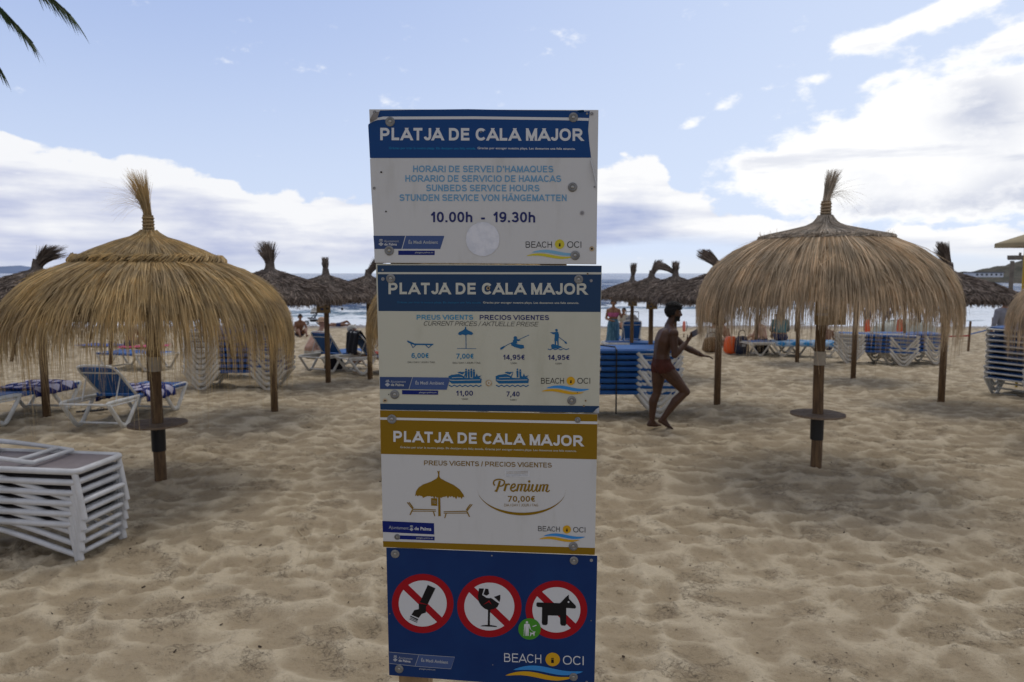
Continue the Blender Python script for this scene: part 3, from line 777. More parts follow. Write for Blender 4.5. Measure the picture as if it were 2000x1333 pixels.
B.flat('council_band', [[(80, 1087), (340, 1087), (310, 1194), (90, 1195)]], 'slate', 2); B.flat('council_band', [[(346, 1087), (658, 1088), (625, 1195), (316, 1194)]], 'slate2', 2)
B.builtin('Ajuntament', 168, 1140, 288, 1140, 19, 'pale', 4, 0); B.builtin('de Palma', 170, 1166, 272, 1166, 19, 'white', 4, .02)
B.builtin('És Medi Ambient', 367, 1152, 606, 1152, 25, 'pale', 4, .02); crest(B, 143, 1112, 60, 'pale')
B.flat('web_band', [[(283, 1208), (580, 1208), (579, 1245), (283, 1244)]], 'royal', 2); B.builtin('platges.palma.es', 420, 1229, 568, 1229, 13, 'pale', 4, .01)
B.bold('BEACH', 1320, 1184, 1533, 1184, 50, 'black', 4, .11, sp=1.25); B.bold('OCI', 1658, 1185, 1772, 1185, 52, 'black', 4, .11, sp=1.2)
B.disc('logo_disc', (1596, 1156), 39, 'yellow', 3); B.builtin('i', 1588, 1174, 1605, 1174, 28, 'black', 4, .01)
wavelogo(B, 1325, 1760, 1196, 0, 80, 'wave2', 'yellow', 0)
for q in ((217, 159), (1708, 124), (1701, 692), (210, 1208), (1722, 1247)): B.washer(*q)
B.drill(92, 82, 8, 15, True); B.drill(1857, 95, 8, 15, True); B.drill(1819, 94, 6, 9, True); B.drill(956, 244, 7, 0, True); B.drill(145, 570, 8, 0); B.drill(184, 890, 7); B.drill(88, 700, 8, 12, True)
B.drill(1779, 902, 8, 18, True); B.drill(1879, 690, 5, 7, True); B.drill(1858, 1193, 9, 20)
B.flat('scratch', B.stroke([(968, 268), (985, 230)], 5), 'blue', 6)

# ---------------- board 2: blue price list under a clear cover
B = Board(.0, [(38, 45), (1955, 62), (1932, 1312), (75, 1285)], M['board_cream'], 'yellowed price board with blue beach pictograms, second from the top', 725, 505, 4.341)
B.flat('header_band', [[(52, 58), (1952, 63), (1944, 455), (62, 447)]], 'blue2', 1)
B.flat('stripe', [[(56, 117), (1951, 118), (1950, 136), (57, 134)]], 'cream', 2)
B.flat('footer_band', [[(76, 1232), (1934, 1252), (1932, 1309), (78, 1282)]], 'blue2', 1)
B.bold('PLATJA DE CALA MAJOR', 147, 304, 1842, 308, 98, 'cream', 3)
B.builtin('Gràcies per triar la nostra platja. Els desitjam una feliç estada.', 220, 380, 935, 383, 16, 'faint2', 3, .01)
B.builtin('Gracias por escoger nuestra playa. Les deseamos una feliz estancia.', 948, 382, 1762, 386, 16, 'cream', 3, .012)
B.bold('PREUS VIGENTS', 386, 520, 864, 520, 41, 'ltblue2', 3, .18); B.bold('PRECIOS VIGENTES', 920, 521, 1508, 523, 41, 'navy', 3, .18)
B.bold('CURRENT PRICES / AKTUELLE PREISE', 443, 570, 1412, 577, 38, 'dgrey', 3, .10, shear=.25)
def pr(B, t_, x0, y, x1, cap, ink, w=.175): B.bold(t_, x0, y, x1, y, cap, ink, 3, w)
pr(B, '6,00€', 342, 845, 488, 42, 'teal'); pr(B, '7,00€', 722, 850, 869, 42, 'teal'); pr(B, '14,95€', 1118, 859, 1302, 42, 'navy'); pr(B, '14,95€', 1499, 861, 1682, 42, 'navy')
pr(B, 'DIA / DAY / JOUR / TAG', 310, 888, 540, 14, 'dgrey', .13); pr(B, 'DIA / DAY / JOUR / TAG', 692, 893, 926, 14, 'dgrey', .13)
for x_, y_ in ((1180, 896), (1560, 899), (765, 1200), (1175, 1207)): pr(B, '1,00H', x_, y_, x_ + 55, 14, 'dgrey', .13)
pr(B, '11,00', 720, 1164, 863, 42, 'navy'); pr(B, '7,40', 1147, 1171, 1258, 42, 'navy')
# lounger
B.flat('lounger_pictogram', [[(302, 700), (312, 697), (370, 722), (527, 724), (526, 736), (366, 735), (315, 715)]] + B.stroke([(335, 722), (355, 758), (378, 734)], 8) + B.stroke([(462, 735), (487, 758), (512, 735)], 8), 'grad', 3)
# parasol
B.flat('parasol_pictogram', [[(735, 642), (745, 626), (775, 612), (792, 600), (797, 580), (803, 580), (808, 600), (826, 612), (856, 626), (866, 640), (850, 650), (825, 646), (800, 652), (775, 646), (752, 652)],
       [(800, 650), (806, 650), (808, 764), (802, 764)], [(728, 762), (890, 764), (890, 768), (728, 766)]], 'grad', 3)
# kayak
B.flat('kayak_pictogram', [[(1185, 715), (1205, 710), (1240, 728), (1292, 735), (1298, 760), (1270, 768), (1215, 752), (1188, 738)]] + B.stroke([(1108, 762), (1160, 730), (1338, 650)], 5)
       + [[(1092, 768), (1100, 755), (1128, 742), (1136, 750), (1118, 766), (1100, 776)], [(1200, 700), (1212, 682), (1240, 684), (1268, 695), (1250, 702), (1235, 700), (1240, 722), (1205, 715)], [(1205, 675), (1215, 660), (1232, 662), (1240, 678), (1228, 688), (1212, 686)]], 'grad', 3)
# paddle boarder
B.flat('paddle_pictogram', [[(1560, 604), (1570, 597), (1580, 602), (1582, 614), (1575, 622), (1563, 618)], [(1556, 625), (1585, 622), (1592, 650), (1588, 702), (1553, 702), (1556, 660)], [(1515, 628), (1560, 626), (1560, 638), (1545, 645)],
        [(1556, 700), (1568, 700), (1566, 738), (1556, 738)], [(1576, 700), (1588, 700), (1590, 738), (1580, 738)], [(1524, 735), (1540, 726), (1600, 742), (1625, 756), (1560, 766), (1530, 764)]] + B.stroke([(1555, 640), (1640, 705)], 5) + [[(1632, 700), (1655, 708), (1662, 726), (1645, 722)]]
       + B.stroke([(1498, 768), (1515, 775), (1540, 765), (1560, 775), (1585, 765), (1605, 776), (1630, 765), (1652, 774), (1678, 765)], 7), 'grad', 3)
# two speedboats with riders
for dx, nr in ((0, 4), (400, 2)):
    x = 655 + dx; polys = [[(x, 1000), (x + 25, 988), (x + 90, 980), (x + 125, 996), (x + 140, 1012), (x + 282, 1022), (x + 278, 1058), (x + 30, 1062), (x + 2, 1040)], [(x + 75, 968), (x + 100, 960), (x + 135, 972), (x + 120, 985)]]
    for k in range(nr):
        cx = x + 150 + (k * 22 if nr == 4 else 35 + k * 24); y0 = 940 + (k % 2) * 6
        polys += [[(cx - 7, y0), (cx, y0 - 8), (cx + 7, y0), (cx + 6, y0 + 10), (cx - 6, y0 + 10)], [(cx - 9, y0 + 13), (cx + 9, y0 + 13), (cx + 8, y0 + 70), (cx - 6, y0 + 70)]]
    polys += [[(x + 205, 1015), (x + 215, 990), (x + 228, 1005), (x + 240, 975), (x + 250, 1000), (x + 282, 992), (x + 262, 1010), (x + 280, 1014), (x + 260, 1024)]]
    polys += B.stroke([(x + 95, 968), (x + 150, 965)], 6) + B.stroke([(x + 130, 1010), (x + 145, 975)], 7)
    B.flat('boat_pictogram', polys, 'grad', 3)
    wv = [(x + 4 + i * 23, 1080 + (7 if i % 2 else -5)) for i in range(13)]
    B.flat('wave_pictogram', B.stroke(wv, 9), 'grad', 4)
    B.flat('hull_line', B.stroke([(x + 8, 1030), (x + 45, 1034), (x + 270, 1030)], 5) + B.stroke([(x + 30, 1012), (x + 90, 1008), (x + 120, 1010)], 4), 'cream', 6)
B.flat('council_band', [[(74, 1005), (348, 1007), (318, 1109), (76, 1107)]], 'slate', 5); B.flat('council_band', [[(354, 1007), (672, 1011), (640, 1114), (324, 1109)]], 'slate2', 5)
B.flat('band_divider', B.stroke([(351, 1006), (320, 1110)], 4), 'pale', 6)
B.builtin('Ajuntament', 166, 1054, 294, 1054, 20, 'pale', 6); B.builtin('de Palma', 168, 1081, 278, 1082, 20, 'cream', 6, .02); B.builtin('És Medi Ambient', 376, 1068, 618, 1070, 26, 'pale', 6, .02); crest(B, 139, 1026, 62, 'pale')
B.flat('web_band', [[(262, 1117), (568, 1121), (567, 1156), (263, 1152)]], 'royal', 5); B.builtin('platges.palma.es', 407, 1142, 555, 1142, 13, 'pale', 6, .01)
B.bold('BEACH', 1440, 1062, 1634, 1062, 48, 'black', 4, .11, sp=1.25); B.bold('OCI', 1748, 1062, 1856, 1062, 48, 'black', 4, .11, sp=1.2)
B.disc('logo_disc', (1692, 1039), 36, 'orange', 3); B.builtin('i', 1685, 1058, 1701, 1058, 27, 'black', 4, .01)
wavelogo(B, 1443, 1852, 1072, 0, 82, 'wave', 'orange', 0)
for q in ((166, 171), (1759, 178), (200, 1154), (1700, 1205)): B.washer(*q)
B.drill(100, 175, 7, 14, True); B.drill(98, 98, 4, 9, True); B.drill(1865, 190, 6, 12, True); B.drill(993, 253, 9, 16); B.drill(1835, 131, 6, 9); B.drill(150, 1154, 5); B.drill(118, 1205, 8, 18); B.drill(1818, 1207, 5, 9); B.drill(1803, 1250, 5, 8); B.drill(1748, 1138, 4)
B.disc('rust_ring', (997, 1056), 27, M['rust'], 6); B.disc('rust_ring', (997, 1056), 17, INK['cream'], 7); B.disc('screw_hole', (997, 1056), 8, M['rust'], 8, 12)
mb = MB(); mb.add([B.P(1880, 1308, 3), B.P(1932, 1262, 3), B.P(1930, 1312, 3) + NN * .004, B.P(1905, 1275, 3) + NN * .006], [(0, 3, 2), (3, 1, 2)]); mb.build('peeling_cover', INK['pale'], B.o)

# ---------------- board 3: ochre premium price
B = Board(.0045, [(32, 28), (1940, 62), (1915, 1300), (60, 1230)], M['board_white'], 'white and ochre premium price board, third from the top', 735, 795, 4.4876)
B.flat('header_band', [[(33, 30), (1938, 64), (1933, 461), (40, 413)]], 'gold', 1)
B.flat('stripe', [[(32, 92), (1938, 129), (1937, 152), (33, 112)]], 'white', 2)
B.flat('footer_band', [[(58, 1177), (1917, 1237), (1914, 1298), (61, 1228)]], 'gold', 1)
B.bold('PLATJA DE CALA MAJOR', 150, 306, 1824, 347, 96, 'white', 3)
B.builtin('Gràcies per triar la nostra platja. Els desitjam una feliç estada. Gracias por escoger nuestra playa. Les deseamos una feliz estancia.', 210, 361, 1755, 395, 17, 'cream', 3, .012)
B.bold('PREUS VIGENTS / PRECIOS VIGENTES', 419, 511, 1538, 532, 42, 'brown', 3, .16)
fr = [(340 + i * 432 / 36, 783 + i * 14 / 36 + (rr.uniform(-14, 8) if i % 2 else rr.uniform(-4, 16))) for i in range(36, -1, -1)]
B.flat('parasol_pictogram', [[(533, 560), (545, 566), (556, 559), (553, 580), (552, 605), (562, 626), (610, 652), (680, 685), (730, 722), (762, 765), (772, 797)] + fr + [(348, 740), (372, 705), (410, 680), (480, 655), (528, 628), (540, 612), (542, 590)]], 'gold', 3)
B.flat('parasol_pictogram', [[(542, 780), (560, 780), (565, 958), (544, 958)]], 'gold', 4)
B.flat('parasol_label', [[(481, 800), (534, 801), (534, 868), (481, 865)]], 'gold', 3); B.builtin('TO', 490, 848, 526, 848, 26, 'peel', 5, .0)
for sx, cx in ((1, 0), (-1, 1113)):
    f = lambda x, y: (cx + sx * x if sx > 0 else cx - x, y + (17 if sx < 0 else 0))
    P_ = [[f(268, 838), f(277, 836), f(322, 893), f(523, 899), f(523, 906), f(318, 902)], [f(283, 836), f(292, 834), f(328, 884), f(320, 890)], [f(318, 910), f(523, 912), f(523, 918), f(316, 917)], [f(312, 900), f(322, 906), f(300, 948), f(291, 946)], [f(496, 918), f(506, 918), f(518, 958), f(509, 958)]]
    B.flat('lounger_pictogram', P_, 'gold', 3)
sm = [(878 + 791 * i / 36, 712) for i in range(37)]
up = []; dn = []
for i in range(37):
    u = i / 36; x = 878 + (1669 - 878) * u; e = math.sqrt(max(0, 1 - (2 * u - 1) ** 2)); th = 24 * (math.sin(math.pi * u) ** .8)
    y = 698 + 236 * e + 10 * u; up.append((x, y - th / 2)); dn.append((x, y + th / 2))
B.flat('swoosh', [[up[i], up[i + 1], dn[i + 1], dn[i]] for i in range(36)], 'gold', 3)
# brush-script word Premium
sc = []
def br(pts, w=18): sc.extend(B.stroke([(x + (742 - y) * .0, y) for x, y in pts], w))
def cr_(pts, n=6):
    out = []
    for i in range(len(pts) - 1):
        p0 = pts[max(i - 1, 0)]; p1 = pts[i]; p2 = pts[i + 1]; p3 = pts[min(i + 2, len(pts) - 1)]
        for k in range(n):
            t_ = k / n; t2 = t_ * t_; t3 = t2 * t_
            out.append(tuple(.5 * ((2 * p1[a]) + (-p0[a] + p2[a]) * t_ + (2 * p0[a] - 5 * p1[a] + 4 * p2[a] - p3[a]) * t2 + (-p0[a] + 3 * p1[a] - 3 * p2[a] + p3[a]) * t3) for a in (0, 1)))
    out.append(pts[-1]); return out
br([(1083, 648), (1072, 690), (1058, 728), (1042, 736), (1062, 738)], 19)
br(cr_([(1040, 690), (1028, 672), (1034, 648), (1062, 636), (1096, 638), (1122, 652), (1118, 678), (1096, 694), (1072, 692)]), 12)
br([(1140, 672), (1132, 704), (1122, 738)], 18); br(cr_([(1130, 706), (1146, 684), (1162, 676), (1168, 686)]), 11)
br(cr_([(1182, 712), (1206, 704), (1218, 686), (1206, 676), (1188, 688), (1178, 712), (1184, 732), (1204, 738), (1226, 724)]), 13)
for x0_ in (1240, 1272, 1304): br([(x0_ + 8, 676), (x0_, 708), (x0_ - 9, 740)], 17)
br(cr_([(1236, 704), (1254, 682), (1276, 678)]), 9); br(cr_([(1268, 704), (1286, 682), (1306, 678)]), 9); br(cr_([(1296, 736), (1308, 740), (1326, 722)]), 10)
br([(1344, 676), (1336, 704), (1330, 730)], 18); br(cr_([(1330, 730), (1340, 740), (1358, 724)]), 10)
br([(1374, 678), (1366, 704), (1362, 728)], 18); br(cr_([(1362, 728), (1374, 741), (1392, 730), (1404, 706)]), 11); br([(1414, 678), (1404, 708), (1400, 732)], 18); br(cr_([(1400, 732), (1412, 742), (1424, 728)]), 9)
for x0_ in (1436, 1466, 1496): br([(x0_ + 8, 680), (x0_, 710), (x0_ - 9, 742)], 17)
br(cr_([(1432, 708), (1450, 686), (1472, 681)]), 9); br(cr_([(1462, 708), (1480, 686), (1502, 681)]), 9); br(cr_([(1488, 738), (1502, 744), (1520, 730)]), 10)
bm = bmesh.new()
for k, poly in enumerate(sc): bm.faces.new([bm.verts.new(B.P(x, y, 3 + (k % 29) * .03)) for x, y in poly])
me = bpy.data.meshes.new('lettering'); bm.to_mesh(me); bm.free(); link('lettering', me, INK['gold'], B.o)
B.disc('lettering_dot', (1340, 654), 11, 'gold', 3, 16)
pr(B, '70,00€', 1153, 831, 1392, 50, 'gold'); pr(B, 'DIA / DAY / JOUR / TAG', 1122, 872, 1418, 22, 'gold', .12)
B.flat('small_notice', [[(1128, 556), (1346, 560), (1343, 616), (1126, 612)]], INK['white'], 2)
for i, tx in enumerate(('TICKETS INTRANSFERIBLES', 'TICKETS INTRANSFERIBLES', 'NON TRANSFERABLE TICKETS', 'NICHT ÜBERTRAGBARE TICKETS')): B.builtin(tx, 1138, 574 + i * 12, 1330, 570 + i * 12, 7, 'brown' if i < 2 else 'pale', 4, .0)
B.flat('council_band', [[(53, 1000), (506, 1020), (508, 1119), (57, 1097)]], 'royal', 2); B.builtin('Ajuntament', 110, 1067, 284, 1076, 27, 'pale', 4, .0); B.builtin('de Palma', 335, 1078, 482, 1084, 27, 'white', 4, .02); crest(B, 309, 1036, 52, 'pale')
B.flat('web_band', [[(205, 1126), (511, 1137), (511, 1170), (205, 1160)]], 'royal', 2); B.builtin('platges.palma.es', 352, 1152, 498, 1157, 13, 'pale', 4, .01)
B.bold('BEACH', 1418, 1088, 1608, 1094, 44, 'black', 4, .11, sp=1.25); B.bold('OCI', 1726, 1099, 1832, 1101, 46, 'black', 4, .11, sp=1.2)
B.disc('logo_disc', (1670, 1074), 36, 'orange', 3); B.builtin('i', 1662, 1092, 1679, 1092, 27, 'black', 4, .01)
wavelogo(B, 1425, 1832, 1104, 0, 80, 'wave', 'orange', 0)
B.washer(137, 107, 40); B.washer(1765, 115, 26); B.washer(184, 1139, 25); B.washer(1726, 1221, 39)
# ---------------- board 4: prohibitions
B = Board(.0, [(42, 45), (1940, 118), (1912, 1332), (68, 1193)], DARKBLUE, 'dark blue board with three red prohibition signs, lowest of the four', 745, 1060, 4.5977)
DBI = DARKBLUE
def clipc(pts, c, r):
    return pts
for (cx, cy, rx, ry, ang) in ((371, 547, 277, 266, 0), (969, 574, 289, 276, 0), (1571, 604, 277, 262, 0)):
    B.disc('red_ring', (cx, cy), (rx, ry), 'red', 2, 56)
    ix, iy = rx * .778, ry * .778
    # two white half-moons either side of the diagonal bar
    half = .145
    for sg in (1, -1):
        pts = []
        for k in range(41):
            a = math.radians(-45 if sg > 0 else 135) ; lim = math.acos(half)
            th = a - lim + 2 * lim * k / 40
            # bar runs from upper left to lower right
            pts.append((cx + ix * math.cos(th), cy + iy * math.sin(th)))
        B.flat('white_field', [pts], 'white', 3)
B.flat('foot_pictogram', [[(417, 379), (486, 410), (414, 556), (346, 535)], [(336, 545), (414, 560), (400, 574), (400, 628), (362, 640), (335, 676), (270, 648), (296, 606), (336, 596)]]
       + [[(270 - i * 5.5, 650 + i * 11), (335 - i * 4, 680 + i * 11), (332 - i * 4, 685 + i * 11), (268 - i * 5.5, 655 + i * 11)] for i in range(1, 4)] + [[(262, 655), (330, 686), (322, 696), (258, 664)]], 'black', 5)
B.flat('glass_pictogram', [[(877, 410), (922, 412), (905, 470), (945, 496), (990, 500), (1058, 548), (1040, 580), (1008, 596), (980, 601), (975, 640), (974, 738), (1030, 748), (1042, 758), (890, 750), (905, 742), (955, 738), (958, 604), (930, 594), (895, 565), (874, 530), (866, 480)],
       [(934, 412), (960, 416), (968, 460), (945, 476), (916, 465)], [(1010, 487), (1068, 467), (1068, 505), (1060, 533)], [(960, 498), (985, 497), (1000, 512), (978, 530)]], 'black', 5)
B.flat('glass_shards', [[(912, 558), (945, 535), (968, 516), (990, 556), (965, 532), (940, 545)]], 'red', 7)
dog = [(1392, 545), (1400, 536), (1604, 543), (1655, 490), (1681, 466), (1684, 503), (1745, 566), (1748, 580), (1738, 592), (1660, 586), (1659, 735), (1648, 747), (1616, 744), (1606, 730), (1603, 656), (1495, 653), (1493, 728), (1480, 742), (1448, 738), (1440, 722), (1443, 580), (1404, 578), (1391, 566)]
B.flat('dog_pictogram', [dog], 'black', 5); B.disc('dog_eye', (1680, 532), 8, 'white', 7, 12)
B.disc('green_badge', (1330, 774), (101, 96), 'green', 6)
B.flat('guide_dog_pictogram', [[(1281, 735), (1290, 727), (1328, 727), (1342, 775), (1333, 776), (1324, 745), (1322, 835), (1311, 835), (1309, 785), (1305, 835), (1294, 835), (1292, 745), (1285, 800), (1281, 836), (1278, 836), (1280, 780)],
       [(1332, 800), (1345, 808), (1362, 806), (1370, 795), (1386, 798), (1376, 806), (1374, 835), (1368, 836), (1364, 820), (1348, 820), (1340, 838), (1334, 836), (1338, 815)]] + B.stroke([(1338, 776), (1368, 800)], 3) + B.stroke([(1358, 752), (1392, 740)], 8), 'white', 8)
B.disc('guide_dog_head', (1307, 714), 11, 'white', 8, 14)
B.flat('council_band', [[(64, 982), (336, 1006), (300, 1109), (68, 1084)]], 'slate', 2); B.flat('council_band', [[(340, 1007), (660, 1028), (624, 1134), (304, 1110)]], 'slate2', 2)
B.flat('band_outline', B.stroke([(64, 982), (338, 1006), (660, 1028), (624, 1134), (302, 1110), (68, 1084)], 3.5) + B.stroke([(338, 1006), (302, 1110)], 3.5), 'pale', 3)
B.builtin('Ajuntament', 155, 1042, 280, 1053, 20, 'pale', 4); B.builtin('de Palma', 155, 1067, 262, 1077, 20, 'white', 4, .02); B.builtin('És Medi Ambient', 358, 1068, 600, 1088, 27, 'pale', 4, .02); crest(B, 125, 1010, 58, 'pale')
B.builtin('platges.palma.es', 340, 1137, 484, 1147, 12, 'pale', 4, .01)
B.bold('BEACH', 1102, 1070, 1435, 1083, 78, 'white', 3, .115, sp=1.25); B.bold('OCI', 1630, 1094, 1816, 1100, 80, 'white', 3, .115, sp=1.2)
B.disc('logo_disc', (1538, 1049), (65, 61), 'orange', 3); B.builtin('i', 1522, 1080, 1550, 1081, 48, 'black', 4, .01)
wavelogo(B, 1112, 1812, 1094, 0, 145, 'wave', 'orange', 0)
for q in ((124, 101), (1729, 161), (160, 1134), (1725, 1205)): B.washer(q[0], q[1], 38)
B.drill(1885, 158, 6, 14, True); B.drill(992, 116, 4, 7, True); B.drill(1000, 1096, 3, 5, True); B.drill(1883, 700, 3, 5, True); B.drill(76, 637, 3, 5); B.drill(1843, 1250, 6, 10, True)

# the post behind, and a batten
PF = Matrix((TT, NN.cross(TT), NN)).transposed()         # board frame: across, up, out
def behind(px, py, d):
    q = ray(px, py); t = (P0 - CAM).dot(NN) / q.dot(NN); return CAM + q * t - NN * d - SO
pm = pmat('post_pine', (.30, .20, .10), .75, (.20, .125, .06), 6., stretch=(6, 6, .6), bump=.001, bscale=14)
pc = behind(796, 800, .046)
mb = MB(); mb.box(pc + PF @ Vector((0, -.62, 0)), (.085, 2.3, .07), PF); mb.build('post', pm, sign, smooth=False, bevel=.004)
mb = MB(); mb.box(behind(1080, 560, .03), (.07, .8, .03), PF); mb.build('batten', pm, sign, smooth=False, bevel=.003)

# ================================================================== straw parasols
def prof_fn(prof):
    rr_ = np.array([p[0] for p in prof], float); zz_ = np.array([p[1] for p in prof], float)
    d = np.concatenate([[0], np.cumsum(np.hypot(np.diff(rr_), np.diff(zz_)))])
    return (lambda s: (np.interp(s, d, rr_), np.interp(s, d, zz_))), d[-1]

def tuft(name, base, h, m, parent, lean=(0, 0), n=260, spread=.16, r0=.035, seed=0, wild=0, w=.006, curl=0.):
    rs = np.random.RandomState(seed); K = 7; t = np.linspace(0, 1, K)
    a = rs.rand(n) * 2 * np.pi; q = np.sqrt(rs.rand(n)); L = h * (.62 + .45 * rs.rand(n)); sp = spread * (.25 + .9 * rs.rand(n))
    P = np.zeros((n, K, 3))
    rad = r0 * q[:, None] * (1 - .25 * np.sin(t * 3)) + sp[:, None] * q[:, None] * t ** 2.0
    P[..., 0] = base[0] + rad * np.cos(a)[:, None] + lean[0] * t ** 1.6 * (.7 + .6 * rs.rand(n))[:, None]
    P[..., 1] = base[1] + rad * np.sin(a)[:, None] + lean[1] * t ** 1.6
    P[..., 2] = base[2] + L[:, None] * t - curl * (t ** 3) * (.6 + .8 * rs.rand(n))[:, None]
    if wild:
        k = slice(0, wild); s_ = np.sign(lean[0]) or 1
        P[k, :, 0] += s_ * t ** 2 * (.10 + .28 * rs.rand(wild))[:, None]; P[k, :, 2] -= t ** 3 * (.05 + .35 * rs.rand(wild))[:, None]
    W = np.full((n, K), w) * (1.05 - t ** 2 * .8)
    if wild: W[:wild] *= .45
    return ribbons(name, P, W, m, parent, seed)

def blade_layer(name, fn, length, n, m, parent, s0, s1, L, w, rs, clumps, pull, out=.02, hang=(0, 0), K=8, sway=.02, seed=0, thin=None, trim=(0., 0.)):
    th = rs.rand(n) * 2 * np.pi; cc = np.sort(rs.rand(clumps) * 2 * np.pi)
    j = np.clip(np.searchsorted(cc, th), 0, clumps - 1); th = th + (cc[j] - th) * pull * rs.rand(n)
    t = np.linspace(0, 1, K); st = s0 + (s1 - s0) * rs.rand(n); ln = L[0] + (L[1] - L[0]) * rs.rand(n) ** 1.3
    ln = np.maximum(ln - trim[0] * np.sin(th) ** 2 - trim[1] * np.cos(th) ** 2 + .10 * (vnoise(th * 3.2, th * 0 + seed, 77) - .5), .12)
    S = st[:, None] + ln[:, None] * t
    rad, z = fn(np.minimum(S, length)); over = np.maximum(S - length, 0)
    lift = out * rs.rand(n)[:, None] * (.3 + t) + .004
    z = z - over + lift * .6; rad = rad + lift - over * .06
    dth = (rs.normal(size=n) * sway)[:, None] * t ** 1.5 / np.maximum(rad, .3)
    P = np.stack([rad * np.cos(th[:, None] + dth), rad * np.sin(th[:, None] + dth), z], -1)
    W = w * (.6 + .8 * rs.rand(n))[:, None] * (1.05 - .75 * t ** 2)
    if thin is not None:
        W = W * np.where(over > 0, thin, 1.)
    side = np.stack([np.cos(th), np.sin(th), np.zeros(n)], -1)[:, None, :] + rs.normal(size=(n, 1, 3)) * .55
    return ribbons(name, P, W, m, parent, seed, side=np.repeat(side, K, 1))

WOODPLATE = pmat('parasol_number_plate', (.30, .215, .11), .7, (.24, .17, .085), 5.)
PAPERN = pmat('price_notice_paper', (.42, .38, .32), .7, (.36, .32, .27), 20.)
def plank_tray(parent, z, r, rz):
    t = MB().tube([(0, 0, z - .045), (0, 0, z - .02)], .085, 16).build('tray', M['tray'], parent)
    nP = 7; w = 2 * r / nP
    for k in range(nP):
        y0 = -r + k * w + .002; y1 = y0 + w - .004; pts = []
        for i in range(9): y = y0 + (y1 - y0) * i / 8; pts.append((math.sqrt(max(r * r - y * y, 1e-4)), y))
        for i in range(8, -1, -1): y = y0 + (y1 - y0) * i / 8; pts.append((-math.sqrt(max(r * r - y * y, 1e-4)), y))
        n = len(pts); vs = [(x, y, z - .018) for x, y in pts] + [(x, y, z + .002 * (k % 3)) for x, y in pts]
        fs = [tuple(range(n - 1, -1, -1)), tuple(range(n, 2 * n))] + [(i, (i + 1) % n, n + (i + 1) % n, n + i) for i in range(n)]
        o = MB().add(vs, fs).build('plank', M['tray'], t, smooth=False); o.rotation_euler = (0, 0, rz)

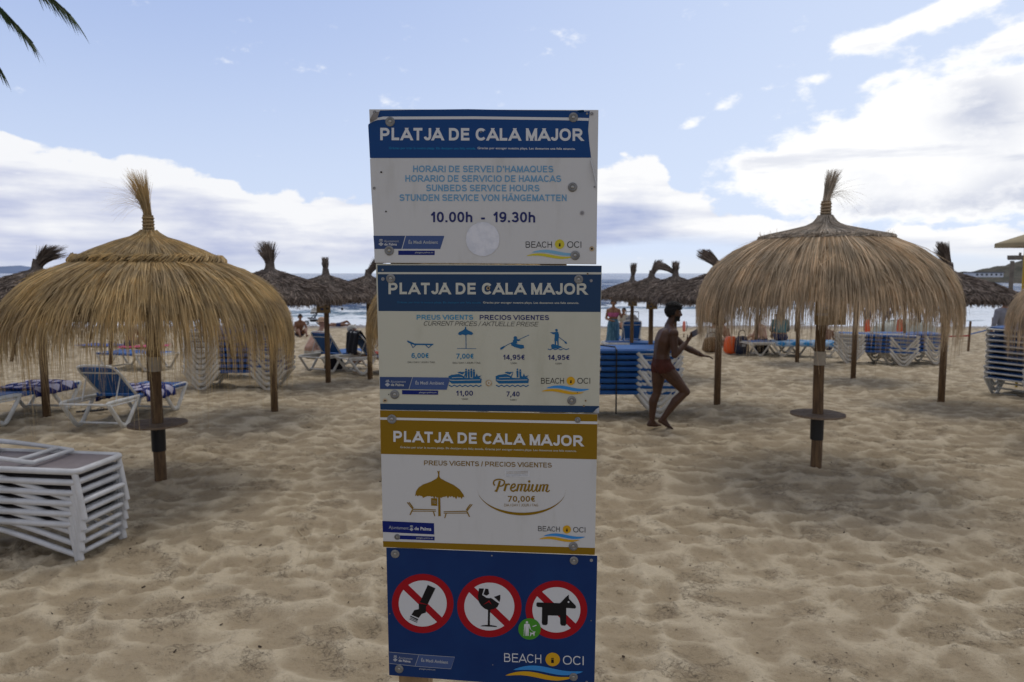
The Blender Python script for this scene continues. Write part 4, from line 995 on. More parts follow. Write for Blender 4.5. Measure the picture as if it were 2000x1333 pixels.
def big_parasol(name_label, loc, prof, skirt_r, tie_z, seed, mats, rz=0., plate=False, paper=True, roll=True, tuft_lean=(-.12, 0), long=.5, dz=0., tuft_h=.46, tuft_s=.105, trim=(.24, .02), group='large golden straw parasols'):
    U = thing('straw_parasol', name_label, 'parasol', loc, 0, group); blade, shellm, greym = mats
    rs = np.random.RandomState(seed)
    pts = []
    for i in range(9):
        z = -.3 + (tie_z + .25) * i / 8; pts.append((.006 * math.sin(i * 1.3), .005 * math.cos(i * 1.7), z))
    MB().tube(pts, [.060 - .0012 * i for i in range(9)], 18).build('pole', M['pole'], U)
    plank_tray(U, .56 + dz * .2, .285, rz)
    MB().lathe([(.058, .27), (.069, .27), (.070, .50), (.058, .50)], 20, (0, 0, 0)).build('sleeve', M['black'], U)
    if paper: MB().lathe([(.0615, 1.10 + dz), (.0618, 1.25 + dz)], 20).build('wrapped_notice', PAPERN, U)
    if plate:
        pl = MB().box((.05, -.10, 1.68), (.33, .012, .27)).build('number_plate', WOODPLATE, U, smooth=False, bevel=.003)
        for bx, bz, bw, bh in ((-.03, 1.75, .09, .07), (.13, 1.76, .03, .05), (-.04, 1.66, .12, .03), (.14, 1.66, .025, .04)):
            MB().box((bx, -.1075, bz), (bw, .001, bh)).build('plate_mark', INK['peel'] if bx < 0 else INK['brown'], pl, smooth=False)
    # frame: ribs and hoop under the straw
    fn, length = prof_fn(prof)
    for k in range(8):
        a = 2 * math.pi * k / 8 + .2; q = []
        for s in np.linspace(0, length, 7):
            r_, z_ = fn(s); q.append(((r_ - .03) * math.cos(a), (r_ - .03) * math.sin(a), z_ - .05))
        if k % 2 == 0 or True: MB().tube(q, .014, 6).build('rib', M['pole'], U)
    cp = [(max(r_ - .035, .01), z_ - .03) for (r_, z_) in prof]
    # opaque lining stops where the straw starts to hang free
    lin = [p for p in cp if p[1] > prof[-1][1] + .34]
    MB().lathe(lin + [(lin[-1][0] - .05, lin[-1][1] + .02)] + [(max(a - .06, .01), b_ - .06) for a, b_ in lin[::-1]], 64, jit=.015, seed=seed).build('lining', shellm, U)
    # lower skirt of long straw
    sk = next(i for i, p in enumerate(prof) if p[0] >= skirt_r - .001); d0 = 0.
    for i in range(sk): d0 += math.hypot(prof[i + 1][0] - prof[i][0], prof[i + 1][1] - prof[i][1])
    rest = length - d0
    blade_layer('straw_skirt', fn, length, 6200, blade, U, d0 - .05, d0 + .02, (rest * .5, rest - .04), .0105, rs, 240, .35, .030, seed=seed, trim=trim)
    blade_layer('straw_skirt', fn, length, 7600, blade, U, d0 - .05, d0 + rest * .35, (rest * .62, rest + .02), .0085, rs, 130, .75, .05, seed=seed + 1, trim=trim)
    blade_layer('straw_fringe', fn, length, 2600, blade, U, d0 + rest * .3, d0 + rest * .6, (rest * .5, rest * .5 + .30 + long * .55), .0062, rs, 74, .92, .05, sway=.03, seed=seed + 2, thin=.75, trim=trim)
    blade_layer('straw_fringe', fn, length, 900, blade, U, d0 + rest * .45, d0 + rest * .7, (rest * .5, rest * .4 + .25 + long * .95), .0046, rs, 90, .6, .05, sway=.05, seed=seed + 3, thin=.6)
    blade_layer('stray_straw', fn, length, 620, blade, U, d0 - .02, d0 + rest * .6, (.25, .55), .006, rs, 600, .0, .07, sway=.10, seed=seed + 8, trim=(0., 0.))
    # cap
    cap = [p for p in prof if p[0] <= skirt_r + .001]; dy = .03
    fc, lc = prof_fn([(a + .01, b_ + dy) for a, b_ in cap] + [(cap[-1][0] + .02, cap[-1][1] + dy - .02)])
    blade_layer('straw_cap', fc, lc, 4200, greym if not roll else blade, U, 0, lc * .4, (lc * .5, lc * 1.0), .010, rs, 300, .3, .012, seed=seed + 4)
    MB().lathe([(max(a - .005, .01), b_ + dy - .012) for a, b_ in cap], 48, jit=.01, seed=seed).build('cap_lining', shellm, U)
    # rolled or layered edge of the cap
    rb = cap[-1][0]; zb = cap[-1][1]; n = 3200 if roll else 1500
    th = rs.rand(n) * 2 * np.pi; K = 4; t = np.linspace(0, 1, K); tw = rs.rand(n) * 2 * np.pi; R0 = .044 if roll else .018
    ang = tw[:, None] + t * (1.3 if roll else .4); sp = th[:, None] + (t - .5) * (.10 if roll else .14)
    rr_ = rb + .01 + R0 * np.cos(ang) * (1 + .15 * rs.normal(size=n))[:, None]; zz_ = zb + .01 + R0 * 1.15 * np.sin(ang) * (1 + .15 * rs.normal(size=n))[:, None]
    P = np.stack([rr_ * np.cos(sp), rr_ * np.sin(sp), zz_], -1)
    ribbons('braided_edge', P, np.full((n, K), .009), blade if roll else greym, U, seed + 5)
    MB().tube([((rb + .01) * math.cos(a), (rb + .01) * math.sin(a), zb + .01) for a in np.linspace(0, 2 * math.pi, 49)[:-1]], R0 * .85, 8, closed=True).build('edge_roll', shellm, U)
    # loose ends standing up from the edge
    n = 60; a = rs.rand(n) * 2 * np.pi; K = 5; t = np.linspace(0, 1, K); hh = .03 + .06 * rs.rand(n) ** 2
    P = np.stack([(rb + .02 * t) * np.cos(a[:, None] + t * .03 * rs.normal(size=n)[:, None]), (rb + .02 * t) * np.sin(a[:, None] + t * .05), zb + .04 + hh[:, None] * t * (1 - .3 * t)], -1)
    ribbons('loose_straw', P, np.full((n, K), .0035), blade, U, seed + 6)
    # bound neck and tuft
    nz = prof[0][1]
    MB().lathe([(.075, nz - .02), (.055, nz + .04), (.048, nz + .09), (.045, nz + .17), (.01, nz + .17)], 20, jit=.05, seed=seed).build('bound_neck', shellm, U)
    for k, z_ in enumerate((nz + .055, nz + .085, nz + .115, nz + .15)):
        MB().tube([(.052 * math.cos(a), .052 * math.sin(a), z_ + .004 * math.sin(a + k)) for a in np.linspace(0, 2 * math.pi, 17)[:-1]], .0075, 6, closed=True).build('binding', blade, U)
    th = rs.rand(420) * 2 * np.pi; K = 6; t = np.linspace(0, 1, K)
    rr_ = .052 - .006 * t + .03 * np.maximum(0, .3 - t); P = np.stack([rr_ * np.cos(th[:, None]), rr_ * np.sin(th[:, None]), np.repeat((nz - .02 + .20 * t)[None], 420, 0)], -1)
    ribbons('neck_straw', P, np.full((420, K), .007), blade, U, seed + 9)
    tuft('tuft', (0, 0, nz + .15), tuft_h, blade if roll else greym, U, tuft_lean, 420, tuft_s, .042, seed + 7, wild=46, w=.0055)
    return U

prof_L = [(.055, 2.50), (.11, 2.44), (.28, 2.385), (.50, 2.29), (.655, 2.21), (.88, 2.10), (1.07, 1.96), (1.22, 1.77), (1.30, 1.58), (1.32, 1.38)]
prof_R = [(.055, 2.69), (.08, 2.62), (.17, 2.57), (.40, 2.515), (.655, 2.46), (.90, 2.32), (1.11, 2.13), (1.22, 1.93), (1.265, 1.75), (1.27, 1.60)]
GOLD = (M['straw'], M['shell'], M['straw']); PALE = (M['straw2'], M['shell2'], M['straw_grey'])
pL = ground_at(313, 930); pR = ground_at(1593, 905)
big_parasol('golden straw parasol on the left with a thick rolled band and a leaning tuft', pL, prof_L, .655, 2.5, 11, GOLD, .25, tuft_lean=(-.10, 0), long=.5, trim=(.42, .08))
big_parasol('pale straw parasol on the right with plate and notice on its pole', pR, prof_R, .655, 2.8, 23, PALE, .1, plate=True, roll=False, tuft_lean=(.06, 0), long=.22, tuft_h=.35, tuft_s=.06, trim=(.32, .04))
q = ground_at(942, 870)
big_parasol('golden straw parasol hidden behind the information boards, fringe showing each side', (q.x, q.y, q.z), prof_L, .655, 2.5, 37, GOLD, .4, long=.25)
q = ground_at(2214, 872)
big_parasol('straw parasol at the right edge, only the left of its fringe in view', (q.x, q.y, q.z), prof_L, .655, 2.5, 41, PALE, .4, roll=False, long=.25)

# ---- small dark heather parasols
def heather_meshes():
    prof = [(.07, 2.17), (.14, 2.12), (.30, 2.06), (.60, 1.955), (.90, 1.83), (1.02, 1.765), (1.05, 1.72), (1.03, 1.67), (.97, 1.645), (.85, 1.66), (.4, 1.88), (.06, 2.02)]
    body = MB().lathe(prof, 72, jit=.028, seed=3).mesh('canopy')
    body.polygons.foreach_set('use_smooth', [True] * len(body.polygons)); body.materials.append(M['heather'])
    rs = np.random.RandomState(8); fn, ln = prof_fn(prof[:7])
    n = 5200; K = 3; t = np.linspace(0, 1, K); st = ln * np.sqrt(rs.rand(n)); L = .05 + .13 * rs.rand(n); S = st[:, None] + L[:, None] * t
    rad, z = fn(np.minimum(S, ln)); over = np.maximum(S - ln, 0); z = z - over * .8 + .008 + .03 * rs.rand(n)[:, None] * t; rad = rad + over * .35
    th = rs.rand(n)[:, None] * 2 * np.pi + rs.normal(size=(n, 1)) * .05 * t
    P1 = np.stack([rad * np.cos(th), rad * np.sin(th), z], -1)
    n2 = 3600; th = rs.rand(n2)[:, None] * 2 * np.pi + rs.normal(size=(n2, 1)) * .03 * t; r0 = .98 + .07 * rs.rand(n2)[:, None]
    P2 = np.stack([(r0 + .02 * t) * np.cos(th), (r0 + .02 * t) * np.sin(th), (1.66 + .10 * rs.rand(n2))[:, None] - t * (.03 + .055 * rs.rand(n2))[:, None]], -1)
    P = np.concatenate([P1, P2]); o = ribbons('thatch', P, np.full((len(P), K), .011) * (1.2 - t * .7), M['heather_blade'], None, 4)
    tm = o.data; bpy.data.objects.remove(o)
    pole = MB().tube([(0, 0, -.4), (.004, 0, .8), (0, .003, 2.1)], [.055, .053, .05], 14).mesh('pole'); pole.materials.append(M['pole']); pole.polygons.foreach_set('use_smooth', [True] * len(pole.polygons))
    ribm = MB().tube([(.05, 0, 1.95), (.5, 0, 1.80), (.98, 0, 1.66)], .014, 6).mesh('rib'); ribm.materials.append(M['pole'])
    return body, tm, pole, ribm
HB, HT, HP, HR = heather_meshes()
def heather(label, tip_px, D, base_x=None, rz=0., lean=(0, 0), curl=0., plate=None, spread=.10, th=.32, seed=0, fork=None, sc=1.):
    """tip_px: picture column of the pole; D: distance"""
    a = at_depth(tip_px, 700, D); z = slope(D)
    U = thing('heather_parasol', label, 'parasol', (a.x, D, z), 0, 'small dark thatched parasols')
    for nm, me in (('canopy', HB), ('thatch', HT), ('pole', HP)):
        o = bpy.data.objects.new(nm, me); COL.objects.link(o); o.parent = U; o.rotation_euler = (0, 0, rz)
        if nm == 'thatch': o['kind'] = 'stuff'
        if sc != 1.: o.scale = (sc if nm != 'pole' else 1., sc if nm != 'pole' else 1., 1.)
    for k in range(6):
        o = bpy.data.objects.new('rib', HR); COL.objects.link(o); o.parent = U; o.rotation_euler = (0, 0, rz + k * math.pi / 3)
    MB().lathe([(.10, 2.13), (.075, 2.18), (.062, 2.26), (.055, 2.30), (.01, 2.30)], 14, jit=.12, seed=seed).build('neck', M['heather'], U)
    tuft('tuft', (0, 0, 2.14), th, M['heather_blade'], U, lean, 520, spread, .055, seed, w=.012, curl=curl)
    if fork: tuft('tuft', (0, 0, 2.16), fork[2], M['heather_blade'], U, (fork[0], fork[1]), 200, .05, .03, seed + 50, w=.011, curl=fork[3])
    if plate:
        pl = MB().box((plate[0], -.075, plate[1]), (plate[2], .012, plate[3])).build('number_plate', WOODPLATE, U, smooth=False, bevel=.002)
        for bx, bz in ((-.25, .12), (-.1, -.2), (.28, -.15), (.25, .2)):
            MB().box((plate[0] + bx * plate[2], -.0825, plate[1] + bz * plate[3]), (plate[2] * .2, .001, plate[3] * .16)).build('plate_mark', INK['dgrey'] if bx > 0 else INK['slate2'], pl, smooth=False)
    return U
D1 = ground_at(95, 810).y; D2 = ground_at(537, 800).y; D3 = ground_at(643, 746).y; D8 = ground_at(1405, 788).y; D9 = ground_at(1840, 782).y
heather('dark thatched parasol at the far left, tuft swept to the right', 84, D1, rz=.3, lean=(.26, 0), curl=.06, seed=1, spread=.12, th=.40)
heather('dark thatched parasol behind the left straw parasol, wide brushy tuft', 533, D2, rz=1.1, lean=(-.04, 0), seed=2, spread=.13, th=.42)
heather('small thatched parasol with a wooden plate and a short pointed tuft', 640, D3, rz=2., lean=(0, 0), seed=3, spread=.03, th=.36, plate=(-.04, 1.53, .28, .26))
heather('small thatched parasol half behind the boards, tuft bent right', 722, 15.2, rz=.8, lean=(.26, 0), seed=4, spread=.04, th=.40)
heather('thatched parasol hidden under the left straw parasol, only its pole showing', 291, ground_at(292, 750).y, rz=.5, seed=5)
heather('farthest small thatched parasol right of the boards, tuft upright', 1233, 20.5, rz=.1, lean=(.02, 0), seed=6, spread=.06, th=.50, plate=(0, 1.50, .26, .14))
heather('small thatched parasol with plate beside the walking man, hooked tuft', 1270, 16.2, rz=.9, lean=(.16, 0), seed=7, spread=.03, th=.44, curl=.06, plate=(0, 1.54, .25, .20), sc=.82)
heather('small thatched parasol behind the walking man, tuft forked and swept left', 1316, 15.6, rz=1.9, lean=(.0, 0), seed=8, spread=.05, th=.34, fork=(-.38, 0, .36, .07), plate=(-.13, 1.45, .12, .26))
heather('dark thatched parasol left of the right straw parasol, tuft slanting left', 1403, D8, rz=2.2, lean=(-.28, 0), seed=9, spread=.03, th=.34, plate=(-.10, 1.50, .34, .34))
heather('dark thatched parasol at the right, tall curved tuft with a side sprig', 1843, D9, rz=2.9, lean=(-.15, 0), seed=10, spread=.05, th=.48, fork=(-.20, 0, .20, .04))
for (px, py, lab, sd) in ((1668, 735, 'thatched parasol behind the right straw parasol, pole right of the middle', 12), (1557, 705, 'thatched parasol behind the right straw parasol, thin pole left of its pole', 13),
                          (1476, 687, 'distant thatched parasol behind the right straw parasol, pole near the sunbathers', 14), (1722, 664, 'most distant thatched parasol under the right straw parasol, near the dinghy', 15)):
    heather(lab, px, ground_at(px, py).y, rz=sd * .7, seed=sd)

# ================================================================== sunbeds
def smooth_path(pts, n=5):
    out = []; P = [Vector(p) for p in pts]
    for i in range(len(P) - 1):
        p0 = P[max(i - 1, 0)]; p1 = P[i]; p2 = P[i + 1]; p3 = P[min(i + 2, len(P) - 1)]
        for k in range(n):
            t = k / n; out.append(.5 * ((2 * p1) + (-p0 + p2) * t + (2 * p0 - 5 * p1 + 4 * p2 - p3) * t * t + (-p0 + 3 * p1 - 3 * p2 + p3) * t ** 3))
    out.append(P[-1]); return out
BL_, BW = 1.92, .33
BEDPARTS = {}
def bed_mesh(key, fn, m):
    if key not in BEDPARTS:
        me = fn().mesh(key); me.polygons.foreach_set('use_smooth', [True] * len(me.polygons)); me.set_sharp_from_angle(angle=R(45)); me.materials.append(m); BEDPARTS[key] = me
    return BEDPARTS[key]
def rail_fn():
    return MB().tube(smooth_path([(0, 0, .335), (.06, 0, .36), (.5, 0, .355), (1.0, 0, .35), (1.5, 0, .355), (1.86, 0, .36), (1.92, 0, .335)]), .027, 8, flat=.7)
def legV_fn():
    mb = MB(); mb.tube(smooth_path([(.02, 0, .345), (.12, 0, .22), (.27, 0, .03), (.34, 0, .0), (.41, 0, .03), (.56, 0, .21), (.66, 0, .335)], 4), [.031] * 25, 8, flat=.75)
    mb.tube([(.05, 0, .32), (.62, 0, .31)], .012, 6)
    return mb
def cross_fn(): return MB().tube([(0, -BW, 0), (0, BW, 0)], .016, 8)
def seat_fn():
    mb = MB(); vs = []; n = 14
    for i in range(n + 1):
        x = .70 + 1.16 * i / n; sag = -.012 * math.sin(math.pi * i / n)
        for (y, z) in ((-BW - .022, .325), (-BW - .026, .36), (-BW, .385), (-.15, .375 + sag), (.15, .375 + sag), (BW, .385), (BW + .026, .36), (BW + .022, .325), (BW - .02, .335), (0, .352 + sag), (-BW + .02, .335)):
            vs.append((x, y, z))
    m_ = 11; fs = []
    for i in range(n):
        for k in range(m_): fs.append((i * m_ + k, i * m_ + (k + 1) % m_, (i + 1) * m_ + (k + 1) % m_, (i + 1) * m_ + k))
    fs += [tuple(range(m_ - 1, -1, -1)), tuple(n * m_ + k for k in range(m_))]
    return mb.add(vs, fs)
def back_fn():            # lies along +x from the hinge at 0 to .66; z up = front
    mb = MB(); vs = []; n = 8
    for i in range(n + 1):
        x = .02 + .60 * i / n
        for (y, z) in ((-.285, .0), (-.285, .02), (-.1, .014), (.1, .014), (.285, .02), (.285, .0), (0, -.004)): vs.append((x, y, z))
    fs = []
    for i in range(n):
        for k in range(7): fs.append((i * 7 + k, i * 7 + (k + 1) % 7, (i + 1) * 7 + (k + 1) % 7, (i + 1) * 7 + k))
    fs += [tuple(range(6, -1, -1)), tuple(n * 7 + k for k in range(7))]
    return mb.add(vs, fs)
def backframe_fn():
    mb = MB(); mb.tube(smooth_path([(0, -.27, 0), (.30, -.275, 0), (.58, -.272, 0), (.66, -.20, 0), (.67, 0, 0), (.66, .20, 0), (.58, .272, 0), (.30, .275, 0), (0, .27, 0)], 5), .018, 8)
    mb.tube([(.52, -.27, -.01), (.52, .27, -.01)], .011, 6)
    return mb
def sunbed(label, loc, rz, group, back=0., white='white_plastic', sling='blue_sling', full=True, tilt=0.):
    """x = 0 is the head end; back = raised angle of the backrest"""
    t = thing('sunbed', label, 'sunbed', loc, rz, group); t.rotation_euler.y = tilt
    W = M[white]; k = white[:3] + sling[:3]
    def put(nm, me, loc=(0, 0, 0), rot=(0, 0, 0), par=t, sc=None):
        o = bpy.data.objects.new(nm, me); COL.objects.link(o); o.parent = par; o.location = loc; o.rotation_euler = rot
        if sc: o.scale = sc
        return o
    for y in (-BW, BW): put('rail', bed_mesh('rail' + k, rail_fn, W), (0, y, 0))
    for y in (-BW - .008, BW + .008):
        put('leg', bed_mesh('leg' + k, legV_fn, W), (0, y, 0)); put('leg', bed_mesh('leg' + k, legV_fn, W), (BL_, y, 0), sc=(-1, 1, 1))
    for x, z in ((.01, .345), (BL_ - .01, .345), (.34, .03), (BL_ - .34, .03)): put('crossbar', bed_mesh('crossbar' + k, cross_fn, W), (x, 0, z))
    put('seat_sling', bed_mesh('seat' + k, seat_fn, M[sling]))
    b_ = put('backrest', bed_mesh('backframe' + k, backframe_fn, W), (.72, 0, .375), (0, back, math.pi) if False else (0, 0, math.pi))
    b_.rotation_euler = (Matrix.Rotation(math.pi, 3, 'Z') @ Matrix.Rotation(-back, 3, 'Y')).to_euler()
    put('back_sling', bed_mesh('back' + k, back_fn, M[sling]), par=b_)
    if back > .2:
        for y in (-.25, .25):
            e = Vector((.72 - .42 * math.cos(back), y, .375 + .42 * math.sin(back)))
            MB().tube([e, (.30, y, .34)], .009, 6).build('prop', W, t)
    return t
ORD = ['lowest', 'second from the bottom', 'third from the bottom', 'fourth from the bottom', 'fifth from the bottom', 'sixth from the bottom', 'seventh from the bottom', 'eighth from the bottom', 'ninth from the bottom', 'tenth from the bottom']
def stack(n, x, y, rz, where, group, step=.1, tilt=0., white='white_plastic', sling='blue_sling', sunk=.03, wob=.012, seed=0):
    rr2 = random.Random(seed); z = slope(y) - sunk
    for k in range(n):
        nm = 'topmost' if k == n - 1 else ORD[k]
        if n - 2 == k and n > 3: nm = 'second from the top'
        sunbed('%s blue sunbed, stack %s' % (nm, where), (x + rr2.uniform(-wob, wob), y + rr2.uniform(-wob, wob), z + step * k), rz + rr2.uniform(-.006, .006), group, white=white, sling=sling, tilt=tilt)

# stack behind the left straw parasol (seen side-on), a second one close behind it
a = ground_at(364, 757); stack(8, a.x, a.y + .2, R(2), 'behind the left straw parasol', 'stacked blue sunbeds behind the left straw parasol', .105, seed=1, white='aged_plastic')
a = ground_at(392, 740); stack(8, a.x - .30, a.y + .65, R(4), 'just behind the big left stack', 'second stack of blue sunbeds at the left', .10, seed=2, white='aged_plastic')
# stack behind the walking man
a = ground_at(1324, 802); stack(8, a.x - BL_ - .02, a.y, R(0), 'behind the walking man', 'stacked blue sunbeds behind the walking man', .088, seed=3, sunk=.02)
strap = MB(); sx = at_depth(1203, 700, a.y - BW - .05).x
strap.tube([(sx, a.y - BW + .05, 1.00), (sx + .01, a.y - BW - .04, .98), (sx + .01, a.y - BW - .055, .5), (sx + .012, a.y - BW - .05, .02)], .012, 6)
strap.tube([(sx - .35, a.y + .1, 1.02), (sx, a.y - BW + .05, 1.01)], .012, 6)
tag(strap.build('lashing_strap', M['black']), 'dark strap tied round the sunbed stack behind the walking man', 'strap')
# two oblique stacks under the right straw parasol
a = ground_at(1640, 706); stack(5, a.x - .1, a.y + .1, R(-20), 'left of two beneath the right parasol', 'left stack under the right straw parasol', .10, seed=4, white='aged_plastic')
a = ground_at(1700, 707); stack(5, a.x, a.y, R(6), 'right of two beneath the right parasol', 'right stack under the right straw parasol', .10, seed=5, white='aged_plastic')
# tall stack at the right edge
a = ground_at(1934, 771); stack(10, a.x + 2.08, a.y + .95, R(204), 'at the right edge of the picture', 'tall stack at the right edge', .099, seed=6, tilt=R(1.5))
# loungers in use
def gbed(px, py, ang, label, back=0., grp='sunbeds standing open on the sand', **k):
    a = ground_at(px, py); return sunbed(label, (a.x, a.y, slope(a.y) + k.pop('dz', 0.)), ang, grp, back, **k)
bA = gbed(166, 841, R(84), 'blue sunbed with raised backrest and patterned towel beside the left parasol pole', R(44))
bB = gbed(-78, 838, R(84), 'blue sunbed with patterned towel cut by the left edge of the picture', 0.)
gbed(330, 722, R(160), 'lone sunbed seen through the left fringe, beside the left stack', 0., white='aged_plastic')
bC = gbed(606, 728, R(62), 'blue sunbed with raised back where the elderly sunbather sits', R(52))
bD = gbed(668, 730, R(38), 'sunbed hung with black and red clothes, next to the boards', R(52))
gbed(1240, 692, R(92), 'blue sunbed with upright backrest above the stack behind the walking man', R(62))
gbed(1178, 694, R(4), 'flat blue sunbed just right of the boards, beyond the stack', 0.)
gbed(1452, 693, R(12), 'cream sunbed with towel left of the long-haired sunbather', 0., white='aged_plastic')
bE = gbed(1500, 693, R(-4), 'cream sunbed with blue towel under the long-haired sunbather', 0., white='aged_plastic')
gbed(712, 688, R(30), 'blue sunbed half hidden at the left edge of the boards', R(55))

# ---- nested white loungers with grey mesh, bottom left
def tubeloop(w, l, r, z=0.):
    pts = []; c = .05
    for cx_, cy_, a0 in ((l - c, w / 2 - c, 0), (c, w / 2 - c, 90), (c, -w / 2 + c, 180), (l - c, -w / 2 + c, 270)):
        for k in range(5): a = R(a0 + 90 * k / 4); pts.append((cx_ + c * math.cos(a), cy_ + c * math.sin(a), z))
    return MB().tube(pts, r, 10, closed=True)
LW, LL = .50, 1.95
def mesh_lounger(label, loc, rz, first=False):
    t = thing('stacking_lounger', label, 'lounger', loc, rz, 'white stacking loungers with grey mesh at bottom left')
    key = 'white'
    def put(nm, k, fn, m, loc=(0, 0, 0), rot=(0, 0, 0), par=t, sc=None):
        o = bpy.data.objects.new(nm, bed_mesh('lg_' + k, fn, m)); COL.objects.link(o); o.parent = par; o.location = loc; o.rotation_euler = rot
        if sc: o.scale = sc
        return o
    WM = M['white_metal']
    put('frame', 'frame', lambda: tubeloop(LW, LL, .024, .36), WM)
    put('mesh_sling', 'sling', lambda: MB().box((.52, 0, .362), (1.0, LW - .05, .012)), M['grey_mesh'])
    for sy in (-1, 1):
        put('leg', 'leg', lambda: MB().tube(smooth_path([(.035, 0, .352), (.022, 0, .33), (-.005, 0, .18), (-.035, 0, .0)], 4), .023, 10), WM, (0, sy * (LW / 2 - .012), 0))
        put('leg', 'leg', None, WM, (LL, sy * (LW / 2 - .012), 0), sc=(-1, 1, 1))
        put('side_stretcher', 'side', lambda: MB().tube(smooth_path([(-.01, 0, .125), (.10, 0, .155), (.35, 0, .225), (.62, 0, .29), (.9, 0, .325), (1.4, 0, .25), (1.9, 0, .12)], 5), .022, 10), WM, (0, sy * (LW / 2 - .012), 0))
    put('end_stretcher', 'end', lambda: MB().tube(smooth_path([(-.012, -LW / 2 + .02, .125), (-.05, -.13, .145), (-.062, 0, .15), (-.05, .13, .145), (-.012, LW / 2 - .02, .125)], 5), .020, 10), WM)
    b_ = put('backrest', 'backf', lambda: tubeloop(LW - .06, .82, .019, 0.).tube([(.52, -.26, .0), (.52, .26, .0)], .012, 8), WM, (1.06, 0, .375))
    if first:
        b_.rotation_euler.y = R(-5); b_.location.z = .395
    put('back_sling', 'backs', lambda: MB().box((.44, 0, 0), (.68, LW - .14, .010)), M['grey_mesh'], par=b_)
    return t
a = ground_at(150, 1096); az0 = R(180) - R(8)
a.x += .055; a.y += .03
for k in range(6):
    nm = ['lowest, half buried', 'second from the bottom', 'third from the bottom', 'third from the top', 'second from the top', 'topmost'][k]
    mesh_lounger('%s white lounger with grey mesh in the bottom left stack' % nm, (a.x - .05 + (5 - k) * -.010, a.y + .32, -.125 + .080 * k), az0 + R(.25) * (k % 3 - 1), k == 5)
# folded arm frames lying on the topmost lounger
e = MB(); 
for dx, dz_ in ((0, 0), (.13, .012)):
    e.tube(smooth_path([(1.1 + dx, -.20, .07 + dz_), (.5 + dx, -.20, .05 + dz_), (.05 + dx, -.20, .012 + dz_), (.0 + dx, -.15, .01 + dz_), (.0 + dx, .15, .01 + dz_), (.05 + dx, .20, .012 + dz_), (.5 + dx, .20, .05 + dz_), (1.1 + dx, .20, .07 + dz_)], 4), .018, 8)
o = e.build('folded_armrest_frame', M['white_metal']); tag(o, 'pair of white tubular frames folded on the topmost lounger', 'frame')
tp = Vector((a.x - .05, a.y + .32, -.125 + .40)); o.location = tp + Matrix.Rotation(az0, 3, 'Z') @ Vector((.40, 0, .395)); o.rotation_euler = (0, 0, az0)

# ---- towels
def towel_mat(name, c1, c2, sx, sy_):
    m = bpy.data.materials.new(name); m.use_nodes = True; b = NB(m.node_tree); p = m.node_tree.nodes['Principled BSDF']
    uv = b.n('ShaderNodeTexCoord').outputs['UV']; s2 = b.n('ShaderNodeSeparateXYZ'); m.node_tree.links.new(uv, s2.inputs[0])
    u = b.m('MULTIPLY', s2.outputs[0], sx); v = b.m('MULTIPLY', s2.outputs[1], sy_)
    fu = b.m('ABSOLUTE', b.m('SUBTRACT', b.m('FRACT', u), .5)); fv = b.m('ABSOLUTE', b.m('SUBTRACT', b.m('FRACT', v), .5))
    d = b.m('ADD', fu, b.m('ADD', fv, b.m('MULTIPLY', b.m('SUBTRACT', b.noise(uv, 14., 2.), .5), .15)))
    b.put(p.inputs['Base Color'], b.mix(b.step(d, .38, .42), (*c1, 1), (*c2, 1))); p.inputs['Roughness'].default_value = .95; p.inputs['Specular IOR Level'].default_value = .1
    return m
def cloth(name, label, cat, pts_fn, nu, nv, m, loc=(0, 0, 0), rz=0., group=None, parent=None, thick=.012):
    V = np.array([pts_fn(i / nu, j / nv) for j in range(nv + 1) for i in range(nu + 1)])
    me = grid_mesh(name, V, nv + 1, nu + 1)
    uvl = me.uv_layers.new(name='UVMap'); vi = np.zeros(len(me.loops), np.int32); me.loops.foreach_get('vertex_index', vi)
    uv = np.stack([(vi % (nu + 1)) / nu, (vi // (nu + 1)) / nv], -1).astype(np.float32); uvl.data.foreach_set('uv', uv.ravel())
    o = link(name, me, m, parent); o.location = loc; o.rotation_euler = (0, 0, rz)
    sm_ = o.modifiers.new('thickness', 'SOLIDIFY'); sm_.thickness = thick
    if label: tag(o, label, cat, group)
    return o
TW = towel_mat('diamond_towel', (.48, .46, .58), (.02, .03, .14), 5, 3); TB = towel_mat('blue_check_towel', (.03, .20, .42), (.30, .42, .55), 7, 5)
def drape(x0, x1, w, z, seed, sag=.16):
    def f(u, v):
        x = x0 + (x1 - x0) * v; y = (u - .5) * w; over = max(abs(y) - BW, 0); zz = z + .010 * math.sin(v * 17 + seed) * math.sin(u * 9 + seed) - over * 1.2 + .006 * math.sin(v * 41 + u * 13)
        yy = math.copysign(min(abs(y), BW + .045 + over * .15), y)
        return (x, yy, zz + .008)
    return f
def on_bed(bed, name, label, cat, f, nu, nv, m):
    return cloth(name, label, cat, f, nu, nv, m, tuple(bed.location), bed.rotation_euler[2])
on_bed(bA, 'beach_towel', 'navy towel with pale diamonds on the sunbed with raised backrest', 'towel', drape(.78, 1.5, .92, .392, 1), 26, 22, TW)
on_bed(bB, 'beach_towel', 'navy towel with pale diamonds on the sunbed at the left edge', 'towel', drape(.9, 1.75, .86, .392, 3), 26, 22, TW)
on_bed(bE, 'beach_towel', 'checked blue towel under the long-haired sunbather', 'towel', drape(.1, 1.9, .86, .392, 5), 26, 30, TB)
REDT = pmat('red_towel', (.42, .015, .03), .95, (.30, .01, .02), 12.); BLK = pmat('dark_cloth', (.012, .012, .018), .95)
on_bed(bD, 'beach_towel', 'red towel on the sunbed next to the boards', 'towel', drape(.8, 1.85, .95, .392, 7), 22, 22, REDT)
